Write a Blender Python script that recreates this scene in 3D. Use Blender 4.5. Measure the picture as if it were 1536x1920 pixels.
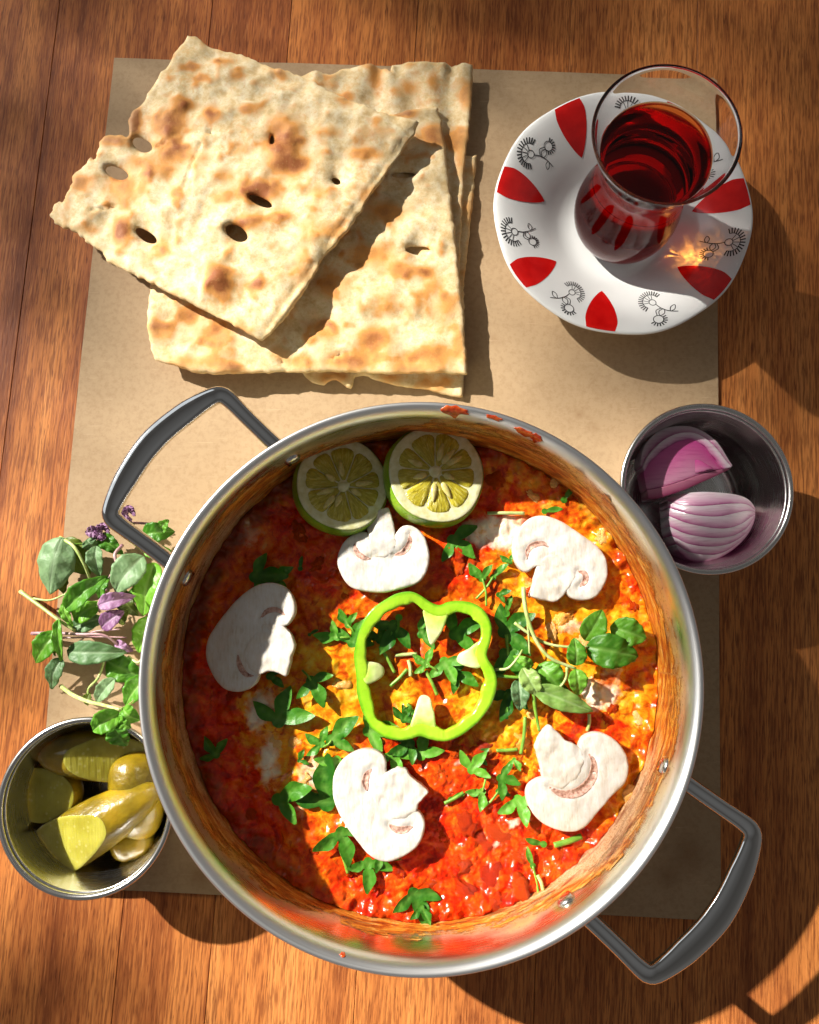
import bpy, bmesh, math, random
import numpy as np
from mathutils import Vector, Matrix
from mathutils.geometry import delaunay_2d_cdt

# ------------------------------------------------------------------ camera, world, sun, exposure
SC = bpy.context.scene
for o in list(bpy.data.objects):
    bpy.data.objects.remove(o)
COL = SC.collection
R = math.radians
FPX, CX, CY = 1536.0, 768.0, 960.0
CAM_H, TILT = 0.42, R(7.4)

cam_d = bpy.data.cameras.new('camera')
cam_d.sensor_fit = 'HORIZONTAL'; cam_d.sensor_width = 36.0; cam_d.lens = 36.0 * FPX / 1536.0
cam_d.clip_start = 0.01; cam_d.clip_end = 200.0
cam = bpy.data.objects.new('camera', cam_d); COL.objects.link(cam)
cam.location = (0, 0, CAM_H); cam.rotation_euler = (TILT, 0, 0)
SC.camera = cam
SC.render.resolution_x, SC.render.resolution_y = 819, 1024

SUN_EL = R(33.0)
SUN_H = Vector((-0.848, 0.53))                  # horizontal direction towards the sun
SUN_H.normalize()
SUN_DIR = Vector((SUN_H.x * math.cos(SUN_EL), SUN_H.y * math.cos(SUN_EL), math.sin(SUN_EL)))
world = bpy.data.worlds.new('World'); SC.world = world
world.use_nodes = True
wn = world.node_tree.nodes; wl = world.node_tree.links
bg = wn['Background']
# the room around the table: a dark ceiling, lighter towards the walls and windows
wg = wn.new('ShaderNodeTexCoord'); wsep = wn.new('ShaderNodeSeparateXYZ'); wl.new(wg.outputs['Generated'], wsep.inputs[0])
wr = wn.new('ShaderNodeValToRGB'); wl.new(wsep.outputs[2], wr.inputs[0])
for e, (p_, c_) in zip([wr.color_ramp.elements[0], wr.color_ramp.elements[1], wr.color_ramp.elements.new(0.80), wr.color_ramp.elements.new(0.95)],
                       [(0.0, (1.0, 0.96, 0.92)), (1.0, (0.40, 0.38, 0.36)), (0.60, (1.0, 0.96, 0.92)), (0.90, (0.46, 0.44, 0.42))]):
    e.position = p_; e.color = (*c_, 1)
wl.new(wr.outputs[0], bg.inputs[0]); bg.inputs[1].default_value = 0.078
win_d = bpy.data.lights.new('window_light', 'AREA'); win_d.shape = 'RECTANGLE'; win_d.size = 1.3; win_d.size_y = 1.1
win_d.energy = 2.2; win_d.color = (0.86, 0.93, 1.0)
win = bpy.data.objects.new('window_light', win_d); COL.objects.link(win)                   # daylight from the window the sun shines through
win.location = (SUN_H.x * 1.5, SUN_H.y * 1.5, 0.95)
win.rotation_euler = (Vector(win.location) - Vector((0, 0, 0.05))).to_track_quat('Z', 'Y').to_euler()
sun_d = bpy.data.lights.new('sun', 'SUN'); sun_d.energy = 5.0; sun_d.angle = R(0.9)
sun_d.color = (1.0, 0.95, 0.86)
sun = bpy.data.objects.new('sun', sun_d); COL.objects.link(sun)
sun.rotation_euler = SUN_DIR.to_track_quat('Z', 'Y').to_euler()
sun.location = SUN_DIR * 3
vs = SC.view_settings
vs.view_transform = 'Standard'; vs.look = 'None'; vs.exposure = 1.05; vs.gamma = 1.0
vs.use_curve_mapping = False
SC.render.engine = 'CYCLES'
SC.cycles.max_bounces = 12; SC.cycles.transparent_max_bounces = 16
SC.cycles.transmission_bounces = 10; SC.cycles.glossy_bounces = 6; SC.cycles.diffuse_bounces = 5
SC.cycles.sample_clamp_indirect = 6.0
SC.cycles.use_denoising = True

# ------------------------------------------------------------------ helpers: projection, noise, meshes
def P(px, py, z=0.0):
    """the point of the place at height z that the photograph shows at (px, py)"""
    dx, dy = (px - CX) / FPX, -(py - CY) / FPX
    v = (dx, dy * math.cos(TILT) + math.sin(TILT), dy * math.sin(TILT) - math.cos(TILT))
    s = (z - CAM_H) / v[2]
    return Vector((v[0] * s, v[1] * s, z))

def Z(x0, y0, sc, pts):
    return [(x0 + a / sc, y0 + b / sc) for a, b in pts]
def XY(pts, z):
    return [tuple(P(a, b, z).xy) for a, b in pts]

_rs = np.random.RandomState(7)
_perm = _rs.permutation(512)
_perm = np.concatenate([_perm, _perm, _perm])
_ga = _rs.rand(512) * 2 * np.pi
def perlin(x, y, seed=0):
    x = np.asarray(x, float) + seed * 17.31; y = np.asarray(y, float) + seed * 9.77
    xi = np.floor(x).astype(int); yi = np.floor(y).astype(int)
    xf = x - xi; yf = y - yi
    u = xf**3 * (xf * (xf * 6 - 15) + 10); v = yf**3 * (yf * (yf * 6 - 15) + 10)
    def g(ix, iy, fx, fy):
        a = _ga[_perm[_perm[ix & 511] + (iy & 511)]]
        return np.cos(a) * fx + np.sin(a) * fy
    a = g(xi, yi, xf, yf); b = g(xi + 1, yi, xf - 1, yf)
    c = g(xi, yi + 1, xf, yf - 1); d = g(xi + 1, yi + 1, xf - 1, yf - 1)
    return (a + u * (b - a)) * (1 - v) + (c + u * (d - c)) * v
def fbm(x, y, octv=4, seed=0, gain=0.5):
    s = 0; a = 1.0
    for k in range(octv):
        s = s + a * perlin(np.asarray(x) * 2**k, np.asarray(y) * 2**k, seed + k * 3)
        a *= gain
    return s
def worley(x, y, seed=0):
    x = np.asarray(x, float); y = np.asarray(y, float)
    xi = np.floor(x).astype(int); yi = np.floor(y).astype(int)
    best = np.full(x.shape, 9.0)
    for i in (-1, 0, 1):
        for j in (-1, 0, 1):
            h = _perm[_perm[(xi + i + seed * 31) & 511] + ((yi + j) & 511)]
            fx = xi + i + (h % 97) / 97.0; fy = yi + j + (h % 89) / 89.0
            best = np.minimum(best, (fx - x)**2 + (fy - y)**2)
    return np.sqrt(best)
def sstep(a, b, x):
    t = np.clip((np.asarray(x, float) - a) / (b - a), 0, 1)
    return t * t * (3 - 2 * t)

def link(name, data, parent=None, loc=None):
    o = bpy.data.objects.new(name, data); COL.objects.link(o)
    if parent is not None:
        o.parent = parent
    elif loc is not None:
        o.location = loc
    return o
def tag(o, label=None, cat=None, group=None, kind=None):
    if label: o['label'] = label
    if cat: o['category'] = cat
    if group: o['group'] = group
    if kind: o['kind'] = kind
    return o
def empty(name, loc, label, cat, group=None):
    o = link(name, None, loc=loc); o.empty_display_size = 0.01
    return tag(o, label, cat, group)
def root_loc(o):
    v = Vector((0, 0, 0))
    while o is not None:
        v += Vector(o.location); o = o.parent
    return v
def mesh(name, verts, faces, mat, parent=None, origin=None, attrs=None, smooth=True, sharp=0):
    """verts are in world space; the object gets its own origin"""
    if parent is not None: org = root_loc(parent)
    else: org = Vector(origin) if origin is not None else Vector((0, 0, 0))
    v = np.asarray(verts, float) - np.array(org)
    me = bpy.data.meshes.new(name)
    me.from_pydata([tuple(a) for a in v], [], [tuple(int(i) for i in f) for f in faces])
    if attrs:
        for k, a in attrs.items():
            at = me.attributes.new(k, 'FLOAT', 'POINT')
            at.data.foreach_set('value', np.asarray(a, np.float32))
    if smooth: me.polygons.foreach_set('use_smooth', [True] * len(me.polygons))
    if smooth and sharp: me.set_sharp_from_angle(angle=math.radians(sharp))
    me.materials.append(mat); me.update()
    return link(name, me, parent, org)

def fix_normals(o):
    bm = bmesh.new(); bm.from_mesh(o.data)
    bmesh.ops.recalc_face_normals(bm, faces=bm.faces)
    bm.to_mesh(o.data); bm.free()
    return o

def smooth_closed(pts, n, it=1):
    """closed Catmull-Rom through pts, resampled evenly to n points"""
    p = np.asarray(pts, float); m = len(p); out = []
    for i in range(m):
        p0, p1, p2, p3 = p[i - 1], p[i], p[(i + 1) % m], p[(i + 2) % m]
        for t in np.linspace(0, 1, 8, endpoint=False):
            out.append(0.5 * (2 * p1 + (p2 - p0) * t + (2 * p0 - 5 * p1 + 4 * p2 - p3) * t**2 + (3 * p1 - p0 - 3 * p2 + p3) * t**3))
    return resample(np.array(out), n, True)
def smooth_open(pts, n):
    p = np.asarray(pts, float); out = []
    q = np.vstack([2 * p[0] - p[1], p, 2 * p[-1] - p[-2]])
    for i in range(1, len(q) - 2):
        p0, p1, p2, p3 = q[i - 1], q[i], q[i + 1], q[i + 2]
        for t in np.linspace(0, 1, 10, endpoint=False):
            out.append(0.5 * (2 * p1 + (p2 - p0) * t + (2 * p0 - 5 * p1 + 4 * p2 - p3) * t**2 + (3 * p1 - p0 - 3 * p2 + p3) * t**3))
    out.append(p[-1])
    return resample(np.array(out), n, False)
def resample(p, n, closed):
    q = np.vstack([p, p[:1]]) if closed else p
    d = np.r_[0, np.cumsum(np.linalg.norm(np.diff(q, axis=0), axis=1))]
    t = np.linspace(0, d[-1], n + 1)[:-1] if closed else np.linspace(0, d[-1], n)
    return np.stack([np.interp(t, d, q[:, k]) for k in range(q.shape[1])], 1)
def perim(p):
    q = np.vstack([p, p[:1]]); return np.linalg.norm(np.diff(q, axis=0), axis=1).sum()
def area2(p):
    x, y = p[:, 0], p[:, 1]
    return np.sum(x * np.roll(y, -1) - np.roll(x, -1) * y)
def inside(pts, poly):
    x, y = pts[:, 0], pts[:, 1]; r = np.zeros(len(pts), bool)
    x0, y0 = poly[-1]
    for x1, y1 in poly:
        if y0 != y1:
            c = ((y1 > y) != (y0 > y)) & (x < (x0 - x1) * (y - y1) / (y0 - y1) + x1)
            r ^= c
        x0, y0 = x1, y1
    return r
def seg_dist(pts, poly):
    a = poly; b = np.roll(poly, -1, axis=0); best = np.full(len(pts), 1e9)
    for i in range(len(a)):
        ab = b[i] - a[i]; L = ab @ ab + 1e-18
        t = np.clip(((pts - a[i]) @ ab) / L, 0, 1)
        d = pts - (a[i] + t[:, None] * ab)
        best = np.minimum(best, (d * d).sum(1))
    return np.sqrt(best)

def slab(name, outline, top, bot, mat, parent=None, origin=None, spacing=0.002, holes=(), rnd=0.0008, attrs=None, resam=True, seed=0):
    """a solid sheet with the given xy outline (and holes); top(x,y) and bot(x,y) give its two faces, edges rounded by rnd"""
    loops = []
    for k, l in enumerate([outline] + list(holes)):
        l = np.asarray(l, float)
        if resam: l = resample(l, max(8, int(perim(l) / spacing)), True)
        if (area2(l) > 0) != (k == 0): l = l[::-1]
        loops.append(l)
    pts = [l for l in loops]
    if rnd > 0:
        for l in loops:                                   # rings just inside the edge carry the rounding
            t = np.roll(l, -1, 0) - np.roll(l, 1, 0); t /= np.linalg.norm(t, axis=1)[:, None] + 1e-12
            nrm = np.stack([-t[:, 1], t[:, 0]], 1)
            for f in (0.12, 0.4, 1.0): pts.append(l + nrm * rnd * f)
    lo = loops[0].min(0); hi = loops[0].max(0)
    gx, gy = np.meshgrid(np.arange(lo[0], hi[0], spacing), np.arange(lo[1], hi[1], spacing * 0.87))
    gx[1::2] += spacing / 2
    g = np.stack([gx.ravel(), gy.ravel()], 1)
    rs = np.random.RandomState(seed); g += (rs.rand(*g.shape) - 0.5) * spacing * 0.25
    ringpts = np.vstack(pts[len(loops):]) if rnd > 0 else np.zeros((0, 2))
    cand = np.vstack([ringpts, g])
    ok = inside(cand, loops[0])
    for h in loops[1:]: ok &= ~inside(cand, h)
    cand = cand[ok]; isg = np.r_[np.zeros(len(ringpts), bool), np.ones(len(g), bool)][ok]
    d = np.full(len(cand), 1e9)
    for l in loops: d = np.minimum(d, seg_dist(cand, l))
    keep = np.where(isg, d > max(rnd * 1.25, spacing * 0.4), d > rnd * 0.09)
    cand = cand[keep]
    allp = np.vstack(loops + [cand]); nb = sum(len(l) for l in loops)
    edges = []; k = 0
    for l in loops:
        m = len(l); edges += [(k + i, k + (i + 1) % m) for i in range(m)]; k += m
    vo, eo, fo, _, _, _ = delaunay_2d_cdt([Vector(p) for p in allp], edges, [], 0, 1e-7)
    vo = np.array([tuple(v) for v in vo]); tri = np.array([f for f in fo if len(f) == 3])
    cen = vo[tri].mean(1)
    ok = inside(cen, loops[0])
    for h in loops[1:]: ok &= ~inside(cen, h)
    tri = tri[ok]
    a, b, c = vo[tri[:, 0]], vo[tri[:, 1]], vo[tri[:, 2]]
    sg = (b[:, 0] - a[:, 0]) * (c[:, 1] - a[:, 1]) - (b[:, 1] - a[:, 1]) * (c[:, 0] - a[:, 0])
    tri[sg < 0] = tri[sg < 0][:, ::-1]
    dd = np.full(len(vo), 1e9)
    for l in loops: dd = np.minimum(dd, seg_dist(vo, l))
    zt = top(vo[:, 0], vo[:, 1]) * np.ones(len(vo)); zb = bot(vo[:, 0], vo[:, 1]) * np.ones(len(vo))
    if rnd > 0:
        th = np.maximum(zt - zb, 1e-6); rr = np.minimum(rnd, th * 0.5)
        q = np.clip(1 - dd / rnd, 0, 1); drop = rr * (1 - np.sqrt(np.maximum(0, 1 - q * q)))
        zt = zt - drop; zb = zb + drop * 0.98
    n = len(vo)
    V = np.vstack([np.c_[vo, zt], np.c_[vo, zb]])
    F = [tuple(t) for t in tri] + [tuple(t[::-1] + n) for t in tri]
    cnt = {}
    for t in tri:
        for i in range(3):
            e = (t[i], t[(i + 1) % 3]); cnt[e] = 1
    for (i, j) in list(cnt):
        if (j, i) not in cnt: F.append((j, i, i + n, j + n))
    at = None
    if attrs:
        at = {}
        for k2, fn in attrs.items():
            val = fn(vo[:, 0], vo[:, 1]) * np.ones(n); at[k2] = np.r_[val, val]
    if origin is None and parent is None:
        origin = (*loops[0].mean(0), float(zb.min()))
    return mesh(name, V, F, mat, parent, origin, at, sharp=50 if rnd == 0 else 0)

def lathe(name, prof, cen, mat, parent=None, origin=None, seg=128, rmod=None, closed=False, attrs=None):
    prof = np.asarray(prof, float); n = len(prof); V = []
    th = np.linspace(0, 2 * np.pi, seg, endpoint=False)
    for (r, z) in prof:
        k = rmod(th, r, z) if rmod else 1.0
        V.append(np.stack([cen[0] + r * k * np.cos(th), cen[1] + r * k * np.sin(th), np.full(seg, cen[2] + z)], 1))
    V = np.vstack(V); F = []
    for i in range(n if closed else n - 1):
        j = (i + 1) % n
        for s in range(seg):
            t = (s + 1) % seg
            F.append((i * seg + s, i * seg + t, j * seg + t, j * seg + s))
    o = mesh(name, V, F, mat, parent, origin if origin is not None else cen, attrs)
    bm = bmesh.new(); bm.from_mesh(o.data)
    bmesh.ops.remove_doubles(bm, verts=bm.verts, dist=1e-6)
    bmesh.ops.recalc_face_normals(bm, faces=bm.faces); bm.to_mesh(o.data); bm.free()
    return o

def tube(name, pts, rad, mat, parent=None, origin=None, seg=8, n=None, attrs=None, flat=None, power=2.0):
    """swept tube along pts; rad a number, list or function of 0..1; flat: (side, up) half-sizes as a function of t"""
    p = smooth_open(pts, n or max(6, len(pts) * 5))
    m = len(p); T = np.gradient(p, axis=0); T /= np.linalg.norm(T, axis=1)[:, None] + 1e-12
    V = []; up = np.array([0, 0, 1.0])
    for i in range(m):
        t = i / (m - 1)
        side = np.cross(T[i], up)
        if np.linalg.norm(side) < 1e-3: side = np.array([1.0, 0, 0])
        side /= np.linalg.norm(side); u = np.cross(side, T[i])
        if flat: a, b = flat(t)
        else:
            r = rad(t) if callable(rad) else (np.interp(t, np.linspace(0, 1, len(rad)), rad) if hasattr(rad, '__len__') else rad)
            a = b = r
        for s in range(seg):
            th = 2 * math.pi * s / seg; cs, sn = math.cos(th), math.sin(th)
            e = 2.0 / power
            x = a * math.copysign(abs(cs)**e, cs); y = b * math.copysign(abs(sn)**e, sn)
            V.append(p[i] + side * x + u * y)
    F = []
    for i in range(m - 1):
        for s in range(seg):
            t = (s + 1) % seg
            F.append((i * seg + s, i * seg + t, (i + 1) * seg + t, (i + 1) * seg + s))
    c0 = len(V); V.append(p[0] - T[0] * 0.0); V.append(p[-1])
    for s in range(seg):
        t = (s + 1) % seg
        F.append((c0, t, s)); F.append((c0 + 1, (m - 1) * seg + s, (m - 1) * seg + t))
    return fix_normals(mesh(name, V, F, mat, parent, origin if origin is not None else tuple(p[0]), attrs))

# ------------------------------------------------------------------ node material helper
class M:
    def __init__(s, name):
        s.m = bpy.data.materials.new(name); s.m.use_nodes = True
        s.t = s.m.node_tree; s.n = s.t.nodes; s.l = s.t.links
        s.b = s.n['Principled BSDF']; s.o = s.n['Material Output']
    def put(s, sock, v):
        if hasattr(v, 'links') or isinstance(v, bpy.types.NodeSocket): s.l.new(v, sock)
        elif v is not None:
            if hasattr(v, '__len__') and len(v) == 3 and sock.type == 'RGBA': v = (*v, 1)
            sock.default_value = v
    def set(s, **k):
        names = dict(color='Base Color', rough='Roughness', metal='Metallic', spec='Specular IOR Level', ior='IOR', trans='Transmission Weight', sss='Subsurface Weight', sssr='Subsurface Radius', ssss='Subsurface Scale', coat='Coat Weight', coatr='Coat Roughness', normal='Normal', aniso='Anisotropic', sheen='Sheen Weight', alpha='Alpha', tangent='Tangent', coatn='Coat Normal')
        for a, v in k.items(): s.put(s.b.inputs[names[a]], v)
        return s
    def co(s, kind='Object'):
        return s.n.new('ShaderNodeTexCoord').outputs[kind]
    def pos(s): return s.n.new('ShaderNodeNewGeometry').outputs['Position']
    def map(s, v, scale=(1, 1, 1), rot=(0, 0, 0), loc=(0, 0, 0)):
        n = s.n.new('ShaderNodeMapping'); s.put(n.inputs[0], v)
        n.inputs['Scale'].default_value = scale; n.inputs['Rotation'].default_value = rot; n.inputs['Location'].default_value = loc
        return n.outputs[0]
    def noise(s, v, scale=5, detail=4, rough=0.5, dist=0.0):
        n = s.n.new('ShaderNodeTexNoise'); s.put(n.inputs['Vector'], v)
        n.inputs['Scale'].default_value = scale; n.inputs['Detail'].default_value = detail
        n.inputs['Roughness'].default_value = rough; n.inputs['Distortion'].default_value = dist
        return n.outputs[0]
    def noisec(s, v, scale=5, detail=4):
        n = s.n.new('ShaderNodeTexNoise'); s.put(n.inputs['Vector'], v)
        n.inputs['Scale'].default_value = scale; n.inputs['Detail'].default_value = detail
        return n.outputs[1]
    def vor(s, v, scale=5, feature='F1', out=0):
        n = s.n.new('ShaderNodeTexVoronoi'); s.put(n.inputs['Vector'], v); n.feature = feature
        n.inputs['Scale'].default_value = scale
        return n.outputs[out]
    def ramp(s, f, stops, interp='LINEAR'):
        n = s.n.new('ShaderNodeValToRGB'); s.put(n.inputs[0], f); cr = n.color_ramp; cr.interpolation = interp
        while len(cr.elements) < len(stops): cr.elements.new(0.5)
        for e, (p, c) in zip(cr.elements, stops):
            e.position = p
            e.color = (c, c, c, 1) if not hasattr(c, '__len__') else (*c, 1)
        return n.outputs[0]
    def mix(s, f, a, b, mode='MIX'):
        n = s.n.new('ShaderNodeMix'); n.data_type = 'RGBA'; n.blend_type = mode
        s.put(n.inputs[0], f); s.put(n.inputs[6], a); s.put(n.inputs[7], b)
        return n.outputs[2]
    def math(s, op, a, b=0.0, c=0.0, clamp=False):
        n = s.n.new('ShaderNodeMath'); n.operation = op; n.use_clamp = clamp
        s.put(n.inputs[0], a); s.put(n.inputs[1], b); s.put(n.inputs[2], c)
        return n.outputs[0]
    def attr(s, name):
        n = s.n.new('ShaderNodeAttribute'); n.attribute_name = name; return n.outputs['Fac']
    def rand(s): return s.n.new('ShaderNodeObjectInfo').outputs['Random']
    def sep(s, v):
        n = s.n.new('ShaderNodeSeparateXYZ'); s.put(n.inputs[0], v); return n.outputs
    def comb(s, x=0.0, y=0.0, z=0.0):
        n = s.n.new('ShaderNodeCombineXYZ')
        for i, a in enumerate((x, y, z)): s.put(n.inputs[i], a)
        return n.outputs[0]
    def bump(s, h, strength=1.0, dist=0.001, normal=None):
        n = s.n.new('ShaderNodeBump'); s.put(n.inputs['Height'], h)
        n.inputs['Strength'].default_value = strength; n.inputs['Distance'].default_value = dist
        if normal is not None: s.put(n.inputs['Normal'], normal)
        return n.outputs[0]
    def translucent(s, color, fac):
        tr = s.n.new('ShaderNodeBsdfTranslucent'); s.put(tr.inputs[0], color)
        mx = s.n.new('ShaderNodeMixShader'); s.put(mx.inputs[0], fac)
        s.l.new(s.b.outputs[0], mx.inputs[1]); s.l.new(tr.outputs[0], mx.inputs[2]); s.l.new(mx.outputs[0], s.o.inputs[0])
        return s

# ------------------------------------------------------------------ table of wooden staves
def wood_mat():
    m = M('walnut_wood'); v = m.co(); rnd = m.rand()
    off = m.comb(m.math('MULTIPLY', rnd, 3.1), m.math('MULTIPLY', rnd, 7.7), 0.0)
    va = m.n.new('ShaderNodeVectorMath'); m.put(va.inputs[0], v); m.put(va.inputs[1], off); v2 = va.outputs[0]
    broad = m.noise(m.map(v2, (26, 2.2, 1)), 1, 3, 0.55, 0.6)
    band = m.noise(m.map(v2, (110, 2.4, 1)), 1, 4, 0.5, 0.3)
    fine = m.noise(m.map(v2, (950, 55, 1)), 1, 3, 0.6)
    pore = m.noise(m.map(v2, (1500, 105, 1)), 1, 2, 0.5)
    t = m.math('ADD', m.math('MULTIPLY', broad, 0.55), m.math('MULTIPLY', band, 0.45))
    t = m.math('ADD', t, m.math('MULTIPLY', m.math('SUBTRACT', rnd, 0.5), 0.14))
    c = m.ramp(t, [(0.30, (0.22, 0.060, 0.017)), (0.43, (0.42, 0.130, 0.034)), (0.55, (0.62, 0.220, 0.056)), (0.70, (0.72, 0.30, 0.088))])
    c = m.mix(m.ramp(fine, [(0.40, 0.65), (0.56, 0.0)]), c, (0.15, 0.034, 0.011))
    c = m.mix(m.ramp(pore, [(0.30, 0.75), (0.41, 0.0)]), c, (0.10, 0.022, 0.008))
    c = m.mix(m.ramp(m.noise(m.map(v2, (1100, 75, 1), loc=(5, 3, 0)), 1, 2), [(0.58, 0.0), (0.74, 0.5)]), c, (0.66, 0.26, 0.08))
    b = m.bump(m.math('ADD', fine, pore), 0.35, 0.00025)
    m.set(color=c, rough=m.ramp(fine, [(0.3, 0.55), (0.7, 0.42)]), spec=0.2, normal=b)
    return m.m
MAT_WOOD = wood_mat()
mc = M('table_core'); mc.set(color=(0.06, 0.02, 0.01), rough=0.8)

def build_table():
    rot = R(-3.4)
    t = empty('table', (0, 0, 0), 'reddish brown wooden table top of long parallel staves', 'table')
    t['kind'] = 'structure'
    w = 0.0445; n = 30; L = 1.3
    random.seed(4)
    gap = 0.00012; bv = 0.00022; th = 0.012
    def plank_mesh(wd):
        h = wd / 2 - gap; l = L / 2
        V = [(-h + bv, -l, 0), (h - bv, -l, 0), (h, -l, -bv), (h, -l, -th), (-h, -l, -th), (-h, -l, -bv)]
        V = V + [(a, l, c) for a, b, c in V]
        F = [tuple(range(5, -1, -1)), tuple(range(6, 12))] + [(i, (i + 1) % 6, (i + 1) % 6 + 6, i + 6) for i in range(6)]
        me = bpy.data.meshes.new('plank'); me.from_pydata(V, [], F); me.materials.append(MAT_WOOD)
        bm = bmesh.new(); bm.from_mesh(me); bmesh.ops.recalc_face_normals(bm, faces=bm.faces); bm.to_mesh(me); bm.free()
        return me
    x0 = P(1069, 80, 0); u = Vector((math.cos(rot), math.sin(rot), 0))
    base = x0.x * u.x + x0.y * u.y
    rsw = np.random.RandomState(21)
    kinds = [0.0445, 0.058, 0.071, 0.086]; mes = [plank_mesh(k) for k in kinds]
    def lay(x, idx, step):
        k = kinds[idx]; o = link('plank', mes[idx], t); o.rotation_euler.z = rot
        o.location = u * (x + step * k / 2)
        return x + step * k
    x = base
    for idx in (2, 3, 1, 0, 3, 2, 1): x = lay(x, idx, 1)
    right = x; x = base
    for idx in (3, 2, 0, 3, 1, 0, 0, 2, 3, 1, 2): x = lay(x, idx, -1)
    left = x
    V = []; F = []
    core = bpy.data.meshes.new('table_core')
    bm = bmesh.new(); bmesh.ops.create_cube(bm, size=1.0); bm.to_mesh(core); bm.free(); core.materials.append(mc.m)
    o = link('table_core', core, t); o.scale = (right - left, L, 0.02); o.rotation_euler.z = rot
    o.location = u * ((left + right) / 2) + Vector((0, 0, -th - 0.0102 + 0.004))
build_table()

# ------------------------------------------------------------------ kraft paper sheet
def paper():
    m = M('kraft_paper'); v = m.co()
    big = m.noise(v, 9, 4, 0.6); fib = m.noise(m.map(v, (1, 1, 1)), 420, 4, 0.7); fl = m.noise(m.map(v, (60, 900, 1), rot=(0, 0, 0.4)), 1, 2)
    c = m.ramp(big, [(0.3, (0.38, 0.260, 0.148)), (0.7, (0.46, 0.325, 0.192))])
    c = m.mix(m.ramp(fib, [(0.35, 0.35), (0.55, 0.0)]), c, (0.27, 0.16, 0.08))
    c = m.mix(m.ramp(fl, [(0.66, 0.0), (0.75, 0.35)]), c, (0.58, 0.43, 0.28))
    spots = m.attr('grease')
    c = m.mix(m.math('MULTIPLY', spots, 0.6), c, (0.23, 0.12, 0.05))
    m.set(color=c, rough=0.72, spec=0.25, normal=m.bump(m.math('ADD', fib, big), 0.4, 0.0002))
    m.b.inputs['Roughness'].default_value = 0.7
    out = [(215, 110), (560, 119), (890, 131), (1130, 140), (1344, 148), (1345, 400), (1346, 750), (1349, 1300), (1351, 1725), (1000, 1708), (650, 1690), (300, 1672), (62, 1660), (90, 1340), (125, 950), (150, 700), (182, 400)]
    spots = [(1085, 775, 9), (1110, 800, 7), (1065, 800, 6), (380, 1640, 22), (1290, 1600, 30), (1250, 1640, 20), (930, 640, 7), (250, 880, 6)]
    sp = [(*P(a, b, 0).xy, r / 3700.) for a, b, r in spots]
    def grease(x, y):
        s = 0
        for a, b, r in sp: s = s + np.exp(-((x - a)**2 + (y - b)**2) / r**2)
        return np.clip(s, 0, 1)
    def top(x, y):
        return 0.0013 + 0.0006 * (2 * fbm(x * 9, y * 9, 3, 5) + 0.6) + 0.00012 * perlin(x * 120, y * 120, 2)
    o = slab('paper_sheet', XY(out, 0.001), top, lambda x, y: top(x, y) - 0.00018, m.m, spacing=0.004, rnd=0, attrs={'grease': grease})
    tag(o, 'brown kraft paper sheet spread under the dishes', 'paper')
paper()

# ------------------------------------------------------------------ shared metals
def steel(name, col=(0.66, 0.64, 0.61), rough=0.24, ring=True, cen=None, scr=1.0):
    m = M(name); v = m.co(); s = m.sep(v)
    r = m.math('SQRT', m.math('ADD', m.math('MULTIPLY', s[0], s[0]), m.math('MULTIPLY', s[1], s[1])))
    ang = m.math('ARCTAN2', s[1], s[0])
    q = m.comb(m.math('MULTIPLY', r, 2600), m.math('MULTIPLY', ang, 1.2), m.math('MULTIPLY', s[2], 2600))
    br = m.noise(q, 1, 3, 0.6)
    sm = m.noise(v, 60, 4, 0.6)
    rr = m.math('ADD', m.math('MULTIPLY', br, 0.18), m.math('MULTIPLY', sm, 0.16))
    rr = m.math('ADD', rr, rough - 0.16)
    c = m.mix(m.ramp(sm, [(0.45, 0.0), (0.75, 0.35)]), col, tuple(a * 0.7 for a in col))
    m.set(color=c, metal=1.0, rough=rr, normal=m.bump(br, 0.25 * scr, 0.00008))
    return m
MAT_STEEL = steel('brushed_steel').m
chrome = M('polished_steel'); cv = chrome.co()
chrome.set(color=(0.58, 0.575, 0.56), metal=1.0, rough=chrome.ramp(chrome.noise(cv, 300, 4, 0.7), [(0.3, 0.03), (0.8, 0.10)]))

# ------------------------------------------------------------------ the pan
PAN_Z = 0.0016
RIM_Z = 0.070
pc = P(790, 1270, RIM_Z); PAN = (pc.x, pc.y, PAN_Z)
R_IN = 0.1128
FOOD_Z = 0.0255

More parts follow.
